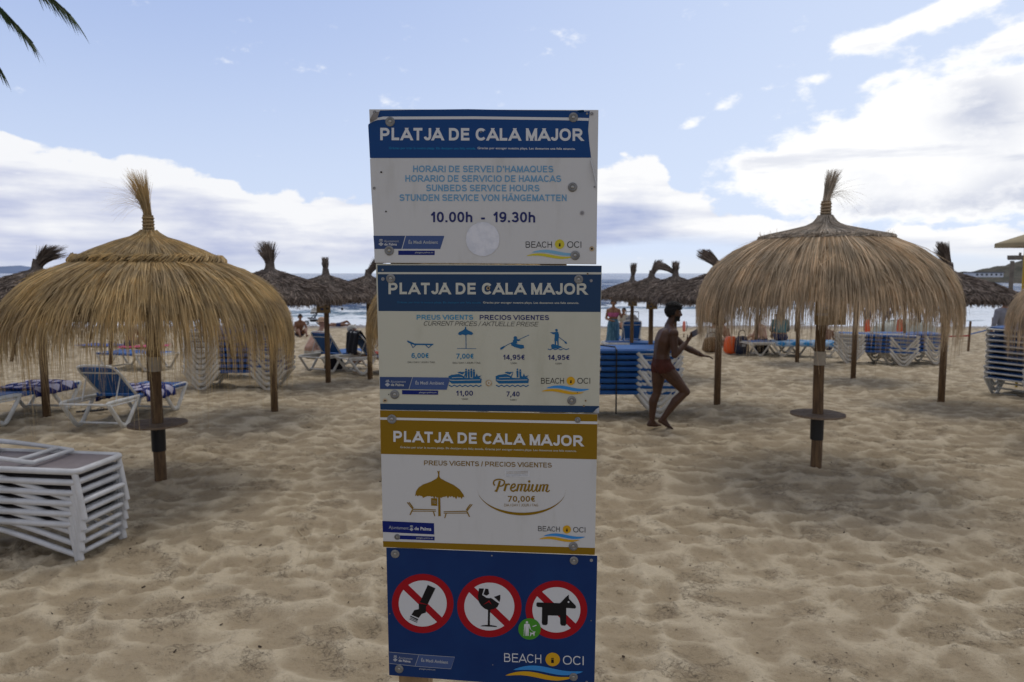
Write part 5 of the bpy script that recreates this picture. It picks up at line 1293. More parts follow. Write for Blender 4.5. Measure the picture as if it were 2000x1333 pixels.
# clothes hanging over the raised backrest of that bed
def hang(u, v):
    s = (v - .5) * 1.05; th_ = R(52); L = .66
    top = Vector((.72 - L * math.cos(th_), 0, .375 + L * math.sin(th_) + .03)); y = (u - .5) * .56 + .02 * math.sin(v * 12)
    if s < 0: p_ = top + Vector((-.04 + .05 * s, 0, s * .95))
    else: p_ = top + Vector((s * math.cos(th_) + .03, 0, -s * math.sin(th_) + .02))
    return (p_.x + .012 * math.sin(u * 15 + v * 5), y, p_.z + .01 * math.sin(u * 23))
on_bed(bD, 'hanging_clothes', 'black clothes hanging over the raised backrest next to the boards', 'clothes', hang, 16, 22, BLK)

# flip-flops under the first bed
a = ground_at(168, 806); FM = pmat('dark_sandal', (.015, .013, .012), .8)
for k, (dx, dy, rz_) in enumerate(((0, 0, .5), (.16, .08, .9))):
    t = thing('flip_flop', ['dark flip-flop under the raised-back sunbed, the left of two', 'dark flip-flop under the raised-back sunbed, the right of two'][k], 'flip-flop', (a.x + dx, a.y + dy, .01), rz_, 'pair of dark flip-flops')
    pts = [(.13 * math.cos(q), (.045 + .012 * math.cos(q)) * math.sin(q)) for q in np.linspace(0, 2 * math.pi, 17)[:-1]]
    n = 16; MB().add([(x, y, 0) for x, y in pts] + [(x, y, .02) for x, y in pts], [tuple(range(n - 1, -1, -1)), tuple(range(n, 2 * n))] + [(i, (i + 1) % n, n + (i + 1) % n, n + i) for i in range(n)]).build('sole', FM, t)
    MB().tube([(-.02, -.045, .02), (.03, -.02, .05), (.07, 0, .03), (.03, .02, .05), (-.02, .045, .02)], .006, 6).build('thong_strap', FM, t)

# ================================================================== people
def caps(mb, p0, p1, r0, r1, n=12, flat=None):
    """closed tapered capsule"""
    p0, p1 = Vector(p0), Vector(p1); d = (p1 - p0); L = d.length
    if L < 1e-6: return mb.ell(p0, (r0, r0, r0), n, 8)
    d.normalize(); pts = []; rr_ = []
    for k in range(5): a = math.pi / 2 * (k + .3) / 5; pts.append(p0 - d * r0 * math.cos(a)); rr_.append(r0 * math.sin(a))
    for k in range(5): t = k / 4; pts.append(p0 + d * L * t); rr_.append(r0 + (r1 - r0) * t)
    for k in range(4, -1, -1): a = math.pi / 2 * (k + .3) / 5; pts.append(p1 + d * r1 * math.cos(a)); rr_.append(r1 * math.sin(a))
    return mb.tube(pts, rr_, n)
def remesh(mb, voxel, it=3, fac=.5):
    me = mb.mesh('tmp'); o = bpy.data.objects.new('tmp', me); COL.objects.link(o)
    r_ = o.modifiers.new('r', 'REMESH'); r_.mode = 'VOXEL'; r_.voxel_size = voxel; r_.use_smooth_shade = True
    s_ = o.modifiers.new('s', 'SMOOTH'); s_.factor = fac; s_.iterations = it
    dg = bpy.context.evaluated_depsgraph_get(); out = bpy.data.meshes.new_from_object(o.evaluated_get(dg))
    bpy.data.objects.remove(o); bpy.data.meshes.remove(me); return out
def shell(name, me, pred, off, m, parent, jitter=0.):
    """garment or hair: the body's own faces where pred(centre) holds, moved out along the normals"""
    bm = bmesh.new(); bm.from_mesh(me); bm.normal_update()
    bmesh.ops.delete(bm, geom=[f for f in bm.faces if not pred(f.calc_center_median())], context='FACES')
    rr2 = random.Random(3)
    nn_ = {v: v.normal.copy() for v in bm.verts}
    for v in bm.verts: v.co += nn_[v] * (off * (1 + jitter * (rr2.random() - .5)))
    out = bpy.data.meshes.new(name); bm.to_mesh(out); bm.free()
    o = link(name, out, m, parent, True)
    sm_ = o.modifiers.new('thickness', 'SOLIDIFY'); sm_.thickness = off * 1.2; sm_.offset = -1
    return o
def hand(mb, wr, tip, palm_n, size=1., curl=.3, thumb_side=1):
    wr, tip = Vector(wr), Vector(tip); d = (tip - wr).normalized(); n = Vector(palm_n); n = (n - d * n.dot(d)).normalized(); s = d.cross(n).normalized() * thumb_side
    L = .18 * size
    for k in range(-1, 2): caps(mb, wr + s * k * .018 * size, wr + d * .085 * size + s * k * .024 * size, .014 * size, .013 * size, 8)
    caps(mb, wr, wr + d * .05 * size, .020 * size, .018 * size, 8)
    for k, fl in enumerate((.070, .080, .075, .058)):
        b0 = wr + d * .088 * size + s * (.031 - .0205 * k) * size; a = curl
        p1 = b0 + (d * math.cos(a * .5) + n * math.sin(a * .5) + s * (.10 - .07 * k)).normalized() * fl * .5 * size
        p2 = p1 + (d * math.cos(a * 1.4) + n * math.sin(a * 1.4)).normalized() * fl * .5 * size
        caps(mb, b0, p1, .0095 * size, .0085 * size, 7); caps(mb, p1, p2, .0085 * size, .007 * size, 7)
    t0 = wr + d * .03 * size + s * .022 * size; t1 = t0 + (d * .6 + s * .8 + n * .2).normalized() * .04 * size; t2 = t1 + (d * .9 + s * .25 + n * .3).normalized() * .035 * size
    caps(mb, t0, t1, .012 * size, .010 * size, 7); caps(mb, t1, t2, .010 * size, .008 * size, 7)
def head(mb, c, f, up, s=1.):
    """c: centre of the skull, f: facing, up: crown direction; about .23 m tall"""
    c = Vector(c); f = Vector(f).normalized(); up = Vector(up); up = (up - f * up.dot(f)).normalized(); l = up.cross(f)
    Rm = Matrix((f, l, up)).transposed()
    def P(x, y, z): return c + Rm @ Vector((x * s, y * s, z * s))
    def E(x, y, z, a, b, cc): mb.ell(P(x, y, z), (a * s, b * s, cc * s), 14, 10, Rm)
    E(-.012, 0, .025, .098, .076, .088); E(.030, 0, -.02, .062, .060, .080); E(.038, 0, -.075, .042, .042, .035); E(.010, 0, -.05, .060, .055, .050)
    caps(mb, P(.088, 0, .018), P(.108, 0, -.022), .009 * s, .0145 * s, 8); E(.100, 0, -.028, .012, .018, .009)          # nose
    E(.086, 0, -.052, .012, .024, .007); E(.084, 0, -.063, .012, .021, .008); E(.078, 0, -.095, .014, .018, .014)         # lips, chin
    E(.078, .030, .028, .016, .022, .008); E(.078, -.030, .028, .016, .022, .008)                                        # brows
    E(.070, .045, -.018, .018, .018, .016); E(.070, -.045, -.018, .018, .018, .016)                                      # cheeks
    for sy in (-1, 1): E(-.005, sy * .078, -.012, .018, .008, .030)
    return P, Rm
def human(name, label, loc, rz, J, face, skin, up=(0, 0, 1), k=1., voxel=.013, build=1., fingers=True, group=None, chest_dir=None):
    """J: joints in metres, local; k scales girth"""
    t = thing(name, label, 'person', loc, rz, group); mb = MB(); V_ = {a: Vector(b) for a, b in J.items()}
    g_ = k * build
    P, Rm = head(mb, V_['head'], face, up, 1.0 * k)
    side = (V_['shL'] - V_['shR']); sw = side.length; side.normalize()
    caps(mb, V_['neck'], V_['head'] - Vector(up) * .05 * k, .056 * g_, .050 * g_)
    caps(mb, V_['neck'] + (V_['shL'] - V_['neck']) * .15, V_['shL'], .055 * g_, .055 * g_); caps(mb, V_['neck'] + (V_['shR'] - V_['neck']) * .15, V_['shR'], .055 * g_, .055 * g_)
    for s_ in (-1, 1):
        caps(mb, V_['chest'] + side * s_ * .075 * k + (V_['neck'] - V_['chest']) * .35, V_['chest'] + side * s_ * .075 * k, .095 * g_, .098 * g_)
        caps(mb, V_['chest'] + side * s_ * .07 * k, V_['waist'] + side * s_ * .045 * k, .098 * g_, .088 * g_)
        caps(mb, V_['waist'] + side * s_ * .045 * k, V_['pelvis'] + side * s_ * .065 * k, .088 * g_, .104 * g_)
    for a in 'LR':
        sh, el_, wr, ti = V_['sh' + a], V_['el' + a], V_['wr' + a], V_['ti' + a]; hi, kn, an, to = V_['hi' + a], V_['kn' + a], V_['an' + a], V_['to' + a]
        caps(mb, sh, sh, .062 * g_, .062 * g_); caps(mb, sh, sh + (el_ - sh) * .45, .054 * g_, .050 * g_); caps(mb, sh + (el_ - sh) * .35, el_, .050 * g_, .038 * g_)
        caps(mb, el_, el_ + (wr - el_) * .35, .039 * g_, .041 * g_); caps(mb, el_ + (wr - el_) * .3, wr, .041 * g_, .026 * g_)
        if fingers: hand(mb, wr, ti, J.get('pn' + a, (0, 0, -1)), k, .35, 1 if a == 'R' else -1)
        else: caps(mb, wr, wr + (ti - wr) * .5, .028 * k, .032 * k); caps(mb, wr + (ti - wr) * .5, ti, .030 * k, .014 * k)
        caps(mb, hi, hi + (kn - hi) * .5, .098 * g_, .080 * g_); caps(mb, hi + (kn - hi) * .45, kn, .082 * g_, .053 * g_)
        sb_ = J.get('calf', (0, 0, 0)); caps(mb, kn, kn, .055 * g_, .055 * g_)
        mid = kn + (an - kn) * .33 + (V_.get('cf' + a, Vector((0, 0, 0))))
        caps(mb, kn, mid, .050 * g_, .057 * g_); caps(mb, mid, an, .055 * g_, .033 * g_)
        fd = (to - an); heel = V_.get('he' + a)
        if heel is None: heel = an - Vector((fd.x, fd.y, 0)).normalized() * .05 * k - Vector((0, 0, .04 * k))
        caps(mb, an, heel, .034 * k, .030 * k); caps(mb, heel, heel + (to - heel) * .65, .030 * k, .031 * k); caps(mb, an, heel + (to - heel) * .6, .033 * k, .028 * k)
        fs_ = (to - heel).normalized().cross(Vector((0, 0, 1))); 
        if fs_.length < .1: fs_ = side
        fs_.normalize()
        for q in (-.026, -.010, .006, .022): caps(mb, heel + (to - heel) * .6 + fs_ * q * k, to + fs_ * q * 1.1 * k - (to - heel).normalized() * abs(q) * .5, .018 * k, .012 * k, 8)
    me = remesh(mb, voxel)
    o = link('body', me, skin, t, True)
    return t, me, P, Rm
def skinm(name, c, c2=None): return pmat('skin_' + name, c, .5, c2 or tuple(x * .82 for x in c), 6., spec=.35, bump=.0006, bscale=60)
SK_DARK = skinm('dark_tan', (.085, .040, .022), (.06, .028, .017)); SK_TAN = skinm('tanned', (.30, .15, .085)); SK_FAIR = skinm('fair', (.46, .27, .19)); SK_BROWN = skinm('brown', (.20, .095, .055))
HAIR_B = pmat('hair_black', (.006, .005, .005), .7, bump=.006, bscale=70); HAIR_G = pmat('hair_white', (.50, .48, .44), .8, bump=.004, bscale=60); HAIR_BR = pmat('hair_brown', (.05, .028, .014), .7, bump=.005, bscale=60)

# the walking man
mp_ = ground_at(1288, 833); px_ = 142.
JM = dict(head=(.165, 0, 1.585), neck=(.105, 0, 1.405), chest=(.035, 0, 1.20), waist=(.005, 0, 1.02), pelvis=(.015, 0, .875),
    shR=(.125, -.185, 1.315), elR=(.135, -.235, 1.03), wrR=(.315, -.13, 1.19), tiR=(.42, -.09, 1.32), pnR=(-.5, .6, .3),
    shL=(.125, .185, 1.30), elL=(.395, .24, 1.085), wrL=(.60, .16, .985), tiL=(.78, .11, .955), pnL=(0, -.2, -1),
    hiR=(.035, -.09, .845), knR=(.325, -.10, .515), anR=(.035, -.09, .155), toR=(.165, -.085, .005), heR=(-.010, -.09, .115), cfR=(-.035, 0, -.01),
    hiL=(.0, .09, .845), knL=(-.02, .10, .475), anL=(-.085, .10, .085), toL=(.05, .17, .0), heL=(-.13, .085, .025), cfL=(-.03, 0, 0))
man, mme, MP, MR = human('person', 'barefoot man in rust-red briefs walking right across the sand, holding a phone', (mp_.x, mp_.y, slope(mp_.y) + sandz(mp_.x, mp_.y) * .5), 0, JM, (1, 0, -.10), SK_DARK, (0.03, 0, 1), voxel=.0065, build=1.13)
MI = MR.transposed(); HC = Vector(JM['head'])
def hl(c): return MI @ (c - HC)
SHORT = pmat('rust_briefs', (.075, .015, .008), .8, (.05, .011, .006), 10.)
pel = Vector(JM['pelvis'])
def brief(c):
    if not (.765 < c.z < .965): return False
    if abs(c.y) > .22 or c.x > .25 or c.x < -.2: return False
    return c.z > .80 + (.03 if c.x > .10 else -.02) + (-.035 if c.x < -.02 else 0) + (0 if abs(c.y) < .19 else .02)
shell('briefs', mme, brief, .007, SHORT, man)
def hairp(c):
    h = hl(c); return (h.z > .045 and h.x < .075) or (h.x < -.005 and h.z > -.02 and abs(h.y) < .2) or (h.x < -.045 and h.z > -.055 and h.length < .17) if h.length < .2 else False
hr = shell('hair', mme, hairp, .020, HAIR_B, man, .9)
shell('hair', mme, lambda c: (hl(c).z > .075 and hl(c).x < .085 and hl(c).length < .2), .034, HAIR_B, man, .9)
shell('beard', mme, lambda c: (lambda h: h.length < .2 and -.125 < h.z < -.045 and h.x > .008 and not (h.x > .082 and -.07 < h.z) and h.z < -.045)(hl(c)), .007, HAIR_B, man, .6)
# tattooed forearm
TAT = pmat('tattooed_skin', (.04, .024, .018), .5, (.09, .042, .025), 45., lo=.42, hi=.55)
eL, wL = Vector(JM['elL']), Vector(JM['wrL'])
def fore(c):
    t = (c - eL).dot(wL - eL) / (wL - eL).length_squared; return -.1 < t < .9 and (c - eL - (wL - eL) * t).length < .06
shell('tattoo', mme, fore, .0012, TAT, man)
phone = MB().box((0, 0, 0), (.075, .008, .150)).build('mobile_phone', pmat('phone_case', (.16, .17, .22), .3), None, smooth=False, bevel=.006)
tag(phone, 'mobile phone held up in the walking man\'s hand', 'phone'); phone.location = Vector(man.location) + Vector((.425, -.115, 1.315)); phone.rotation_euler = (R(28), R(62), R(-30))

# ---- standard poses (facing +x)
def stand(h=1.65, arms='down'):
    s = h / 1.72
    J = dict(head=(.02, 0, 1.60), neck=(0, 0, 1.42), chest=(0, 0, 1.22), waist=(0, 0, 1.04), pelvis=(-.01, 0, .90), shR=(0, -.175, 1.34), shL=(0, .175, 1.34),
        elR=(-.03, -.26, 1.06), wrR=(.06, -.27, .82), tiR=(.09, -.27, .66), elL=(-.03, .26, 1.06), wrL=(.06, .27, .82), tiL=(.09, .27, .66),
        hiR=(0, -.09, .86), knR=(.02, -.10, .48), anR=(-.02, -.11, .08), toR=(.16, -.13, .01), hiL=(0, .09, .86), knL=(.02, .10, .48), anL=(-.02, .11, .08), toL=(.16, .13, .01))
    if arms == 'front': J.update(elR=(.02, -.24, 1.08), wrR=(.20, -.08, 1.02), tiR=(.24, .05, 1.0), elL=(.05, .26, 1.12), wrL=(.22, .30, 1.28), tiL=(.25, .30, 1.42))
    return {a: tuple(c * s for c in b) for a, b in J.items()}, s
def sit(seat=.40, lean=.15, knees=.45, legs=.55, h=1.7):
    J = dict(pelvis=(0, 0, seat + .11), waist=(-lean * .1, 0, seat + .26), chest=(lean * .5, 0, seat + .45), neck=(lean, 0, seat + .64), head=(lean + .05, 0, seat + .82),
        shR=(lean * .8, -.18, seat + .57), shL=(lean * .8, .18, seat + .57), elR=(lean + .05, -.26, seat + .32), elL=(lean + .05, .26, seat + .32), wrR=(lean + .25, -.20, seat + .25), wrL=(lean + .25, .20, seat + .25),
        tiR=(lean + .42, -.16, seat + .22), tiL=(lean + .42, .16, seat + .22), hiR=(.02, -.10, seat + .10), hiL=(.02, .10, seat + .10),
        knR=(.40, -.14, seat + .12 + knees * .35), knL=(.40, .14, seat + .12 + knees * .35), anR=(.40 + legs * .5, -.14, seat + .07), anL=(.40 + legs * .5, .14, seat + .07), toR=(.52 + legs * .5, -.15, seat + .10), toL=(.52 + legs * .5, .15, seat + .10))
    return J
def lie(h=1.7):
    return dict(pelvis=(0, 0, .12), waist=(-.15, 0, .12), chest=(-.32, 0, .13), neck=(-.52, 0, .13), head=(-.70, 0, .14), shR=(-.46, -.18, .11), shL=(-.46, .18, .11), elR=(-.25, -.27, .08), elL=(-.60, .30, .08),
        wrR=(-.02, -.28, .07), wrL=(-.78, .18, .07), tiR=(.14, -.28, .05), tiL=(-.88, .05, .06), hiR=(.03, -.10, .11), hiL=(.03, .10, .11), knR=(.42, -.12, .12), knL=(.40, .13, .30), anR=(.80, -.12, .08), anL=(.62, .13, .09), toR=(.90, -.14, .14), toL=(.74, .15, .06))
def haircut(t, me, P, Rm, c0, m, long=0., bald=False):
    MI_ = Rm.transposed(); c0 = Vector(c0)
    def pr_(c):
        h = MI_ @ (c - c0); return h.length < .2 and ((h.z > .04 and h.x < .085) or (h.x < .0 and h.z > -.06))
    shell('hair', me, pr_, .018, m, t, .5)
    if long:
        mb = MB()
        for k in range(9):
            a = R(95 + 170 * k / 8); b0 = Vector((math.cos(a) * .075, math.sin(a) * .075, .03)); 
            mb.tube([P(*b0), P(b0.x * 1.25, b0.y * 1.2, -.10), P(b0.x * 1.35, b0.y * 1.3, -.10 - long * .6), P(b0.x * 1.2, b0.y * 1.2, -.10 - long)], [.030, .036, .032, .012], 8)
        mb.build('long_hair', m, t)
PINK = pmat('pink_bikini', (.50, .12, .24), .8); TEAL = pmat('teal_cloth', (.02, .17, .20), .9); NAVY = pmat('navy_swimwear', (.012, .02, .07), .8); CREAM = pmat('cream_cloth', (.5, .46, .38), .9); GREYT = pmat('grey_tshirt', (.16, .165, .20), .9, (.22, .22, .25), 4., stretch=(0, 0, 18))
# woman standing in pink top and long blue skirt
g0 = ground_at(1197, 686); J, s = stand(1.62, 'front')
t, me, P, Rm = human('person', 'woman standing in a pink bikini top and long blue skirt, right of the boards', (g0.x, g0.y, g0.z), R(-95), J, (1, 0, 0), SK_TAN, k=s, fingers=False)
haircut(t, me, P, Rm, J['head'], HAIR_B); shell('bikini_top', me, lambda c: 1.14 * s < c.z < 1.27 * s and abs(c.y) < .17, .008, PINK, t)
SKIRT = pmat('blue_skirt', (.03, .10, .16), .9, (.12, .24, .32), 5., stretch=(3, 3, .6))
MB().lathe([(.13, 1.0), (.15, .95), (.19, .80), (.20, .5), (.23, .25), (.25, .10), (.245, .10), (.19, .5), (.14, .9)], 28, jit=.05, seed=2).build('long_skirt', SKIRT, t)
# elderly person on the sunbed, from behind
def seated(px, py, D, rz, label, skin, hair, seat=.0, wear=None, top=None, long=0., hat=None, lean=.15, dx=0., J=None, knees=.5, **kw):
    if D is None: g1 = ground_at(px, py); D = g1.y
    a = at_depth(px, py, D); J = J or sit(seat, lean, knees)
    t, me, P, Rm = human('person', label, (a.x, D, slope(D)), rz, J, (1, 0, -.15), skin, fingers=False, voxel=.016, **kw)
    if hair is not None: haircut(t, me, P, Rm, J['head'], hair, long)
    if wear is not None: shell('swimwear', me, lambda c: seat - .02 < c.z < seat + .21 and -.2 < c.x < .16, .008, wear, t)
    if top is not None: shell('top', me, lambda c: seat + .25 < c.z < seat + .62 and c.x < .36 and abs(c.y) < .26, .010, top, t)
    if hat is not None:
        hb = MB().lathe([(.14, -.005), (.145, .0), (.095, .01), (.09, .07), (.05, .10), (.005, .105)], 20).build('sun_hat', hat, t); hb.location = P(-.01, 0, .065)
    return t
bc = bC.location; 
seated(607, 690, bc.y + .95, R(60), 'elderly sunbather in a pale hat sitting bent on the blue sunbed, back to camera', SK_FAIR, None, .22, CREAM, hat=pmat('straw_hat', (.45, .30, .20), .9), lean=.34, build=1.05)
bd = bD.location
seated(690, 690, bd.y + .75, R(15), 'white-haired person reclining on the red towel next to the boards', SK_FAIR, HAIR_G, .12, None, top=CREAM, lean=-.06)
g1 = ground_at(662, 639); tl, me, P, Rm = human('person', 'sunbather lying flat on the sand below the pushchair', (g1.x, g1.y, g1.z), R(5), lie(), (0, 0, 1), SK_BROWN, up=(-1, 0, 0), fingers=False, voxel=.018)
shell('swimwear', me, lambda c: -.12 < c.x < .12, .008, NAVY, tl); 
seated(254, 700, 24., R(80), 'dark-haired sunbather seated beyond the left fringe, near a pink towel', SK_BROWN, HAIR_B, .0, NAVY)
cloth('beach_towel', 'bright pink towel on the sand beyond the left parasol', 'towel', lambda u, v: ((u - .5) * 1.5, (v - .5) * .8, .03 + .02 * math.sin(u * 14) * math.sin(v * 9)), 20, 12, pmat('pink_towel', (.60, .05, .20), .9), (at_depth(282, 690, 24.).x, 24., slope(24.)), .2)
cloth('beach_towel', 'blue towel on the sand beyond the left parasol', 'towel', lambda u, v: ((u - .5) * 1.5, (v - .5) * .8, .03 + .02 * math.sin(u * 14) * math.sin(v * 9)), 20, 12, pmat('blue_towel', (.05, .10, .30), .9), (at_depth(200, 690, 24.6).x, 24.6, slope(24.6)), -.2)
# the group right of the walking man
seated(1420, 690, 24.5, R(200), 'sunbather seated with a group left of the two cream sunbeds', SK_TAN, HAIR_BR, .0, NAVY)
seated(1384, 690, 23., R(20), 'person in a pale top sitting beside the woven basket', SK_TAN, HAIR_BR, .05, NAVY, top=CREAM)
seated(1490, 690, 23.5, R(120), 'bare-backed sunbather between the cream sunbeds', SK_FAIR, HAIR_BR, .1, NAVY)
be = bE.location
seated(1524, 690, be.y + .05, R(80), 'long-haired sunbather sitting on the cream sunbed with a checked towel', SK_TAN, HAIR_BR, .40, NAVY, top=TEAL, long=.35)
seated(1612, 690, 22.5, R(70), 'sunbather with a bare tanned back sitting right of the big pole', SK_BROWN, HAIR_B, .0, NAVY)
seated(586, 690, 30., R(-60), 'small distant sunbather seated left of the pushchair', SK_BROWN, HAIR_B, .0, NAVY)
def standing(px, py, rz, label, skin, hair, h=1.7, wear=None, top=None, D=None):
    g1 = ground_at(px, py) if D is None else Vector((at_depth(px, 600, D).x, D, slope(D))); J, s = stand(h)
    t, me, P, Rm = human('person', label, tuple(g1), rz, J, (1, 0, 0), skin, k=s, fingers=False, voxel=.018)
    haircut(t, me, P, Rm, J['head'], hair)
    if wear is not None: shell('shorts', me, lambda c: .62 * s < c.z < .98 * s and abs(c.y) < .24 and c.x < .12, .012, wear, t)
    if top is not None: shell('t_shirt', me, lambda c: .93 * s < c.z < 1.42 * s, .012, top, t)
    return t
standing(1693, 647, R(-80), 'person at the water edge behind the right parasol, holding a red float', SK_TAN, HAIR_BR, 1.75, NAVY)
standing(1730, 648, R(-100), 'person at the water edge right of the pale dinghy, dark swimwear', SK_BROWN, HAIR_B, 1.7, NAVY)
standing(1963, 700, R(95), 'person in a grey striped T-shirt behind the stack at the right edge', SK_TAN, HAIR_BR, 1.75, NAVY, GREYT, D=17.)
# swimmers
for (px, D, lab, sk) in ((672, 60., 'swimmer in the surf above the lying sunbather', SK_BROWN), (1346, 66., 'swimmer in the sea above the walking man, right of his head', SK_BROWN), (668, 52., 'swimmer low in the water left of the boards', SK_BROWN)):
    a = at_depth(px, 600, D); J = sit(-.50, .0)
    t, me, P, Rm = human('person', lab, (a.x, D, SEA_Z + .05), R(90), J, (1, 0, 0), sk, fingers=False, voxel=.03)
    haircut(t, me, P, Rm, J['head'], HAIR_B)

# ================================================================== beach things
def pushchair(label, g1, rz, c1, c2, sc=1.):
    t = thing('pushchair', label, 'pushchair', tuple(g1), rz, 'pushchairs'); t.scale = (sc,) * 3; BK = M['black']; F = pmat('pushchair_frame', (.05, .05, .055), .4)
    for y in (-.24, .24):
        MB().tube([(-.35, y, .10), (.05, y, .55), (.42, y, 1.02)], .014, 6).build('frame_tube', F, t); MB().tube([(.30, y, .10), (.02, y, .52)], .013, 6).build('frame_tube', F, t)
        for x, r_ in ((-.36, .10), (.32, .12)):
            w_ = MB().tube([(x + r_ * math.cos(a), y * 1.12, r_ + r_ * math.sin(a)) for a in np.linspace(0, 2 * math.pi, 17)[:-1]], .022, 6, closed=True).build('wheel', BK, t)
            MB().tube([(x, y * 1.12 - .02, r_), (x, y * 1.12 + .02, r_)], .03, 8).build('hub', F, w_)
    MB().tube(smooth_path([(.42, -.24, 1.02), (.47, -.2, 1.06), (.47, .2, 1.06), (.42, .24, 1.02)]), .016, 6).build('handle', BK, t)
    MB().add([(-.30, -.2, .40), (-.30, .2, .40), (.05, .2, .38), (.05, -.2, .38), (.28, .2, .80), (.28, -.2, .80), (-.30, -.2, .34), (-.30, .2, .34), (.08, .2, .32), (.08, -.2, .32), (.33, .2, .80), (.33, -.2, .80)],
        [(0, 3, 2, 1), (3, 5, 4, 2), (6, 7, 8, 9), (9, 8, 10, 11), (0, 6, 9, 3), (3, 9, 11, 5), (1, 2, 8, 7), (2, 4, 10, 8), (0, 1, 7, 6), (5, 11, 10, 4)]).build('seat', c1, t)
    vs = []; nA, nB = 9, 7
    for i in range(nA):
        a = R(-10 + 150 * i / (nA - 1))
        for j in range(nB):
            b_ = math.pi * j / (nB - 1); rr_ = .27; vs.append((.16 + -rr_ * math.cos(a) * math.sin(b_) * 1.1, -rr_ * .9 * math.cos(b_), .66 + rr_ * math.sin(a) * math.sin(b_) * 1.2))
    o = MB().add(vs, [(i * nB + j, i * nB + j + 1, (i + 1) * nB + j + 1, (i + 1) * nB + j) for i in range(nA - 1) for j in range(nB - 1)]).build('canopy', c2, t)
    o.modifiers.new('th', 'SOLIDIFY').thickness = .012
    MB().box((.05, 0, .22), (.45, .34, .14)).build('storage_basket', BK, t, bevel=.02)
STRP = pmat('striped_canopy', (.05, .05, .055), .8, (.55, .53, .48), 2.2, stretch=(0, 0, 5), lo=.48, hi=.52)
pushchair('black pushchair with a striped hood parked at the water edge, left', ground_at(612, 634), R(20), pmat('pram_seat', (.05, .05, .06), .8), STRP)
pushchair('grey pushchair parked right of the woman in the blue skirt', ground_at(1234, 664), R(80), pmat('pram_seat_grey', (.10, .09, .09), .8), pmat('pram_hood', (.13, .12, .12), .8))
seated(1217, 640, ground_at(1217, 655).y, R(-90), 'sunbather in a cap sitting by the grey pushchair', SK_TAN, HAIR_B, .25, NAVY, top=CREAM)
# dinghy upside down
g1 = ground_at(1765, 652); t = thing('dinghy', 'pale upturned dinghy on the sand beyond the right stacks', 'boat', tuple(g1), R(8)); vs = []; K = 22; L = 11
for i in range(K):
    u = i / (K - 1); w_ = .62 * math.sin(math.pi * (.08 + .84 * u)) ** .55; h_ = .62 * (math.sin(math.pi * (.12 + .76 * u)) ** .5)
    for j in range(L): a = math.pi * j / (L - 1); vs.append((-1.35 + 2.7 * u, w_ * math.cos(a), h_ * abs(math.sin(a)) ** .7))
HULL = pmat('hull_paint', (.42, .46, .42), .45, (.36, .40, .35), 3.)
fs = [(i * L + j, i * L + j + 1, (i + 1) * L + j + 1, (i + 1) * L + j) for i in range(K - 1) for j in range(L - 1)] + [tuple(range(L)), tuple(range((K - 1) * L, K * L))]
MB().add(vs, fs).build('hull', HULL, t)
for sy in (-1, 1): MB().tube([vs[i * L + (0 if sy > 0 else L - 1)] for i in range(K)], .035, 6).build('gunwale', M['white_plastic'], t)
MB().tube([(-1.2, 0, .56), (0, 0, .64), (1.2, 0, .56)], .02, 6).build('keel', HULL, t)
# rescue floats / bags / basket
def bag(name, label, g1, dims, m, rz=0., strap=True, flap=None):
    t = thing(name, label, name.replace('_', ' '), tuple(g1), rz); x, y, z = dims; mb = MB(); V = []
    K = 8; L = 14
    for i in range(K):
        u = i / (K - 1); s_ = (1 - .30 * u ** 2) * (1 if 0 < i < K - 1 else .75)
        for j in range(L): a = 2 * math.pi * j / L; e = 2 / 3.2; V.append((x / 2 * s_ * math.copysign(abs(math.cos(a)) ** e, math.cos(a)), y / 2 * s_ * math.copysign(abs(math.sin(a)) ** e, math.sin(a)), z * u + .01 * math.sin(j * 2.3 + i)))
    fs = [(i * L + j, i * L + (j + 1) % L, (i + 1) * L + (j + 1) % L, (i + 1) * L + j) for i in range(K - 1) for j in range(L)] + [tuple(range(L - 1, -1, -1)), tuple((K - 1) * L + j for j in range(L))]
    mb.add(V, fs).build('body', m, t)
    if strap: MB().tube(smooth_path([(-x * .25, 0, z * .96), (-x * .2, 0, z * 1.25), (0, 0, z * 1.35), (x * .2, 0, z * 1.25), (x * .25, 0, z * .96)]), .014, 6).build('handle', M['black'], t)
    if flap: MB().box((0, -y * .42, z * .45), (x * .6, .06, z * .5)).build('front_pocket', flap, t, bevel=.02); MB().box((.0, -y * .42 - .032, z * .5), (x * .25, .004, z * .15)).build('pale_patch', INK['white'], t, smooth=False)
    return t
bag('dry_bag', 'bright orange dry bag beside the navy backpack on the sand', ground_at(1427, 690), (.42, .34, .50), pmat('orange_bag', (.75, .10, .01), .5), .2, strap=False)
bag('backpack', 'navy backpack with a pale patch, right of the orange bag', ground_at(1448, 691), (.44, .28, .52), pmat('navy_bag', (.02, .025, .05), .8), .1, flap=pmat('navy_bag_pocket', (.03, .035, .06), .8))
bag('basket', 'woven straw basket left of the orange bag', ground_at(1390, 687), (.60, .36, .44), pmat('woven_basket', (.20, .12, .05), .9, (.12, .07, .03), 40.), .0)
bag('handbag', 'black bag on the sand under the sunbed next to the boards', ground_at(652, 722), (.45, .28, .36), BLK, .4)
bag('beach_bag', 'dark bag under the cream sunbed with the checked towel', ground_at(1487, 690), (.45, .28, .36), BLK, .4)
